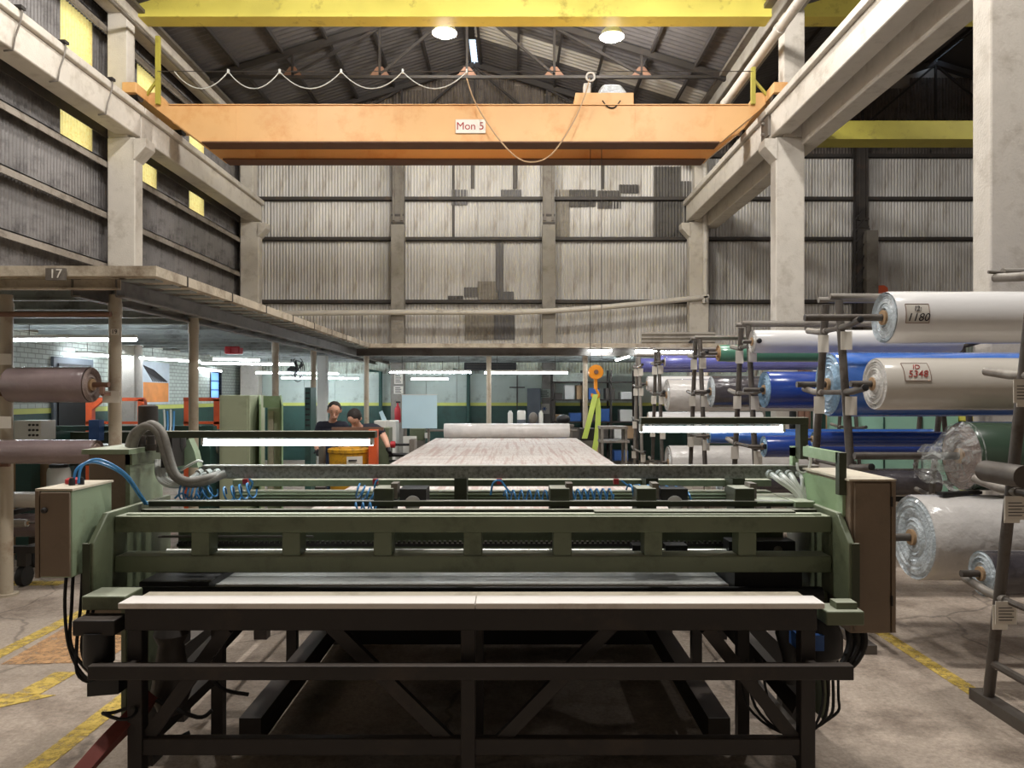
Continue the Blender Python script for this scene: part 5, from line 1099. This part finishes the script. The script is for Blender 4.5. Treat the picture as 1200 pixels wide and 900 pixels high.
def hand(w, dirv, side, L_=.09):
    """palm and five curled fingers, as capsules"""
    w = Vector(w); d_ = Vector(dirv).normalized(); s_ = Vector(side).normalized(); n_ = d_.cross(s_).normalized(); out = [(w, w+d_*.075, .026, .03, 'black')]
    for k, (o_, l_) in enumerate(((-.03, .065), (-.01, .078), (.01, .074), (.03, .058))):
        a = w+d_*.075+s_*o_; b = a+d_*l_*.55-n_*.012; c = b+d_*l_*.3-n_*.03; out += [(a, b, .01, .0095, 'black'), (b, c, .0095, .008, 'black')]
    a = w+d_*.02-s_*.03; b = a+d_*.035-s_*.025-n_*.01; out += [(a, b, .013, .011, 'black'), (b, b+d_*.03-n_*.012, .011, .009, 'black')]
    return out
def V(*a): return Vector(a)
# standing worker, head bowed
y = 10.7; x = -2.58
caps = [(V(x-.09, y, .95), V(x-.1, y+.02, .52), .095, .07, 'jeans'), (V(x-.1, y+.02, .52), V(x-.1, y+.05, .1), .065, .045, 'jeans'), (V(x-.1, y+.05, .05), V(x-.12, y-.12, .04), .05, .04, 'black'),
        (V(x+.09, y, .95), V(x+.1, y+.02, .52), .095, .07, 'jeans'), (V(x+.1, y+.02, .52), V(x+.1, y+.05, .1), .065, .045, 'jeans'), (V(x+.1, y+.05, .05), V(x+.12, y-.12, .04), .05, .04, 'black'),
        (V(x-.06, y, .95), V(x+.06, y, .95), .12, .12, 'jeans'), (V(x-.05, y, 1.0), V(x+.05, y, 1.0), .125, .125, 'navy'), (V(x-.07, y-.02, 1.14), V(x+.07, y-.02, 1.14), .13, .13, 'navy'), (V(x-.12, y-.04, 1.25), V(x+.12, y-.04, 1.25), .08, .08, 'navy'),
        (V(x, y-.04, 1.3), V(x+.03, y-.09, 1.4), .058, .052, 'skin'), (V(x-.17, y-.04, 1.26), V(x-.24, y-.05, 1.02), .068, .055, 'navy'), (V(x-.24, y-.05, 1.02), V(x-.15, y-.26, .92), .044, .032, 'skin'),
        (V(x+.17, y-.04, 1.26), V(x+.22, y-.05, 1.02), .068, .055, 'navy'), (V(x+.22, y-.05, 1.02), V(x+.12, y-.26, .92), .044, .032, 'skin')]
caps += hand((x-.15, y-.26, .92), (.3, -.9, -.2), (1, .2, 0))+hand((x+.12, y-.26, .92), (-.2, -.9, -.2), (1, .2, 0))
person('person', 'worker in a navy shirt standing and looking down behind the tub', caps, (x+.05, y-.12, 1.475), (.05, -.25, 1), (.2, -1, -.35), 'hair', (x, y, 0))
# second worker, bent forward, arm reaching down to the shaft
x = -2.14; y = 10.75
caps = [(V(x-.09, y, .93), V(x-.1, y-.02, .5), .095, .07, 'jeans'), (V(x-.1, y-.02, .5), V(x-.1, y+.02, .1), .065, .045, 'jeans'), (V(x-.1, y+.02, .05), V(x-.12, y-.15, .04), .05, .04, 'black'),
        (V(x+.1, y, .93), V(x+.11, y-.02, .5), .095, .07, 'jeans'), (V(x+.11, y-.02, .5), V(x+.11, y+.02, .1), .065, .045, 'jeans'), (V(x+.11, y+.02, .05), V(x+.13, y-.15, .04), .05, .04, 'black'),
        (V(x-.06, y, .95), V(x+.06, y, .95), .12, .12, 'jeans'), (V(x-.05, y-.06, 1.04), V(x+.07, y-.06, 1.04), .125, .125, 'navy'), (V(x-.05, y-.16, 1.15), V(x+.09, y-.16, 1.15), .125, .125, 'navy'), (V(x-.1, y-.24, 1.2), V(x+.16, y-.22, 1.22), .085, .085, 'navy'),
        (V(x-.02, y-.3, 1.25), V(x-.04, y-.38, 1.32), .058, .052, 'skin'), (V(x+.2, y-.22, 1.22), V(x+.29, y-.27, 1.18), .075, .066, 'navy'), (V(x+.3, y-.27, 1.17), V(x+.36, y-.32, 1.08), .05, .045, 'skin'), (V(x+.36, y-.32, 1.08), V(x+.41, y-.4, .99), .044, .034, 'skin'),
        (V(x-.15, y-.24, 1.2), V(x-.2, y-.34, .99), .068, .055, 'navy'), (V(x-.2, y-.34, .99), V(x-.08, y-.5, .9), .044, .032, 'skin')]
caps += hand((x+.41, y-.4, .99), (.25, -.2, -.9), (.8, -.5, 0))+hand((x-.08, y-.5, .9), (.3, -.8, -.3), (1, .2, 0))
person('person', 'worker in a navy shirt bending over with one bare arm reaching to the shaft', caps, (x-.05, y-.42, 1.38), (.0, -.75, .65), (-.15, -.6, -.8), 'hair', (x, y, 0))
# odds and ends under the gallery
d = 12.4; t = thing('pegboard_locker', 'narrow dark green perforated locker beside the white square post', 'locker', (X(361, d), d, 0)); box(X(357, d), X(364, d), d, d+.35, 0, Z(454, d)).build('body', 'wainscot', t, bevel=.006)
for k in range(9): box(X(358, d), X(363, d), d-.006, d, 1.0+k*.09, 1.03+k*.09).build('vent_slot', 'black', t)
t = thing('carton', 'open brown cardboard carton under the lower mauve roll', 'carton', (-5.1, 7.97, 0)); box(-5.35, -4.86, 7.87, 8.07, 0, .98).build('body', 'cardboard', t)
for (a, b) in (((-5.35, 7.87), (-4.86, 7.87)), ((-5.35, 8.06), (-4.86, 8.06))): MB().prism([(a[0], a[1], .98), (b[0], b[1], .98), (b[0]-.03, b[1]-.02 if a[1] < 8 else b[1]+.02, 1.06), (a[0]+.03, a[1]-.02 if a[1] < 8 else a[1]+.02, 1.06)], (0, .008, 0)).build('flap', 'cardboard', t)
t = thing('plastic_drum', 'white plastic drum standing beside the brown carton', 'drum', (X(69, 7.72), 7.72, 0)); x = X(69, 7.72)
MB().lathe((x, 7.72, 0), (0, 0, 1), [(0, .1), (.02, .11), (.9, .11), (.94, .1), (.95, .085)], 20).build('shell', 'white_box', t); MB().lathe((x, 7.72, .95), (0, 0, 1), [(0, .09), (.03, .09), (.035, .07)], 20).build('lid', 'black', t)
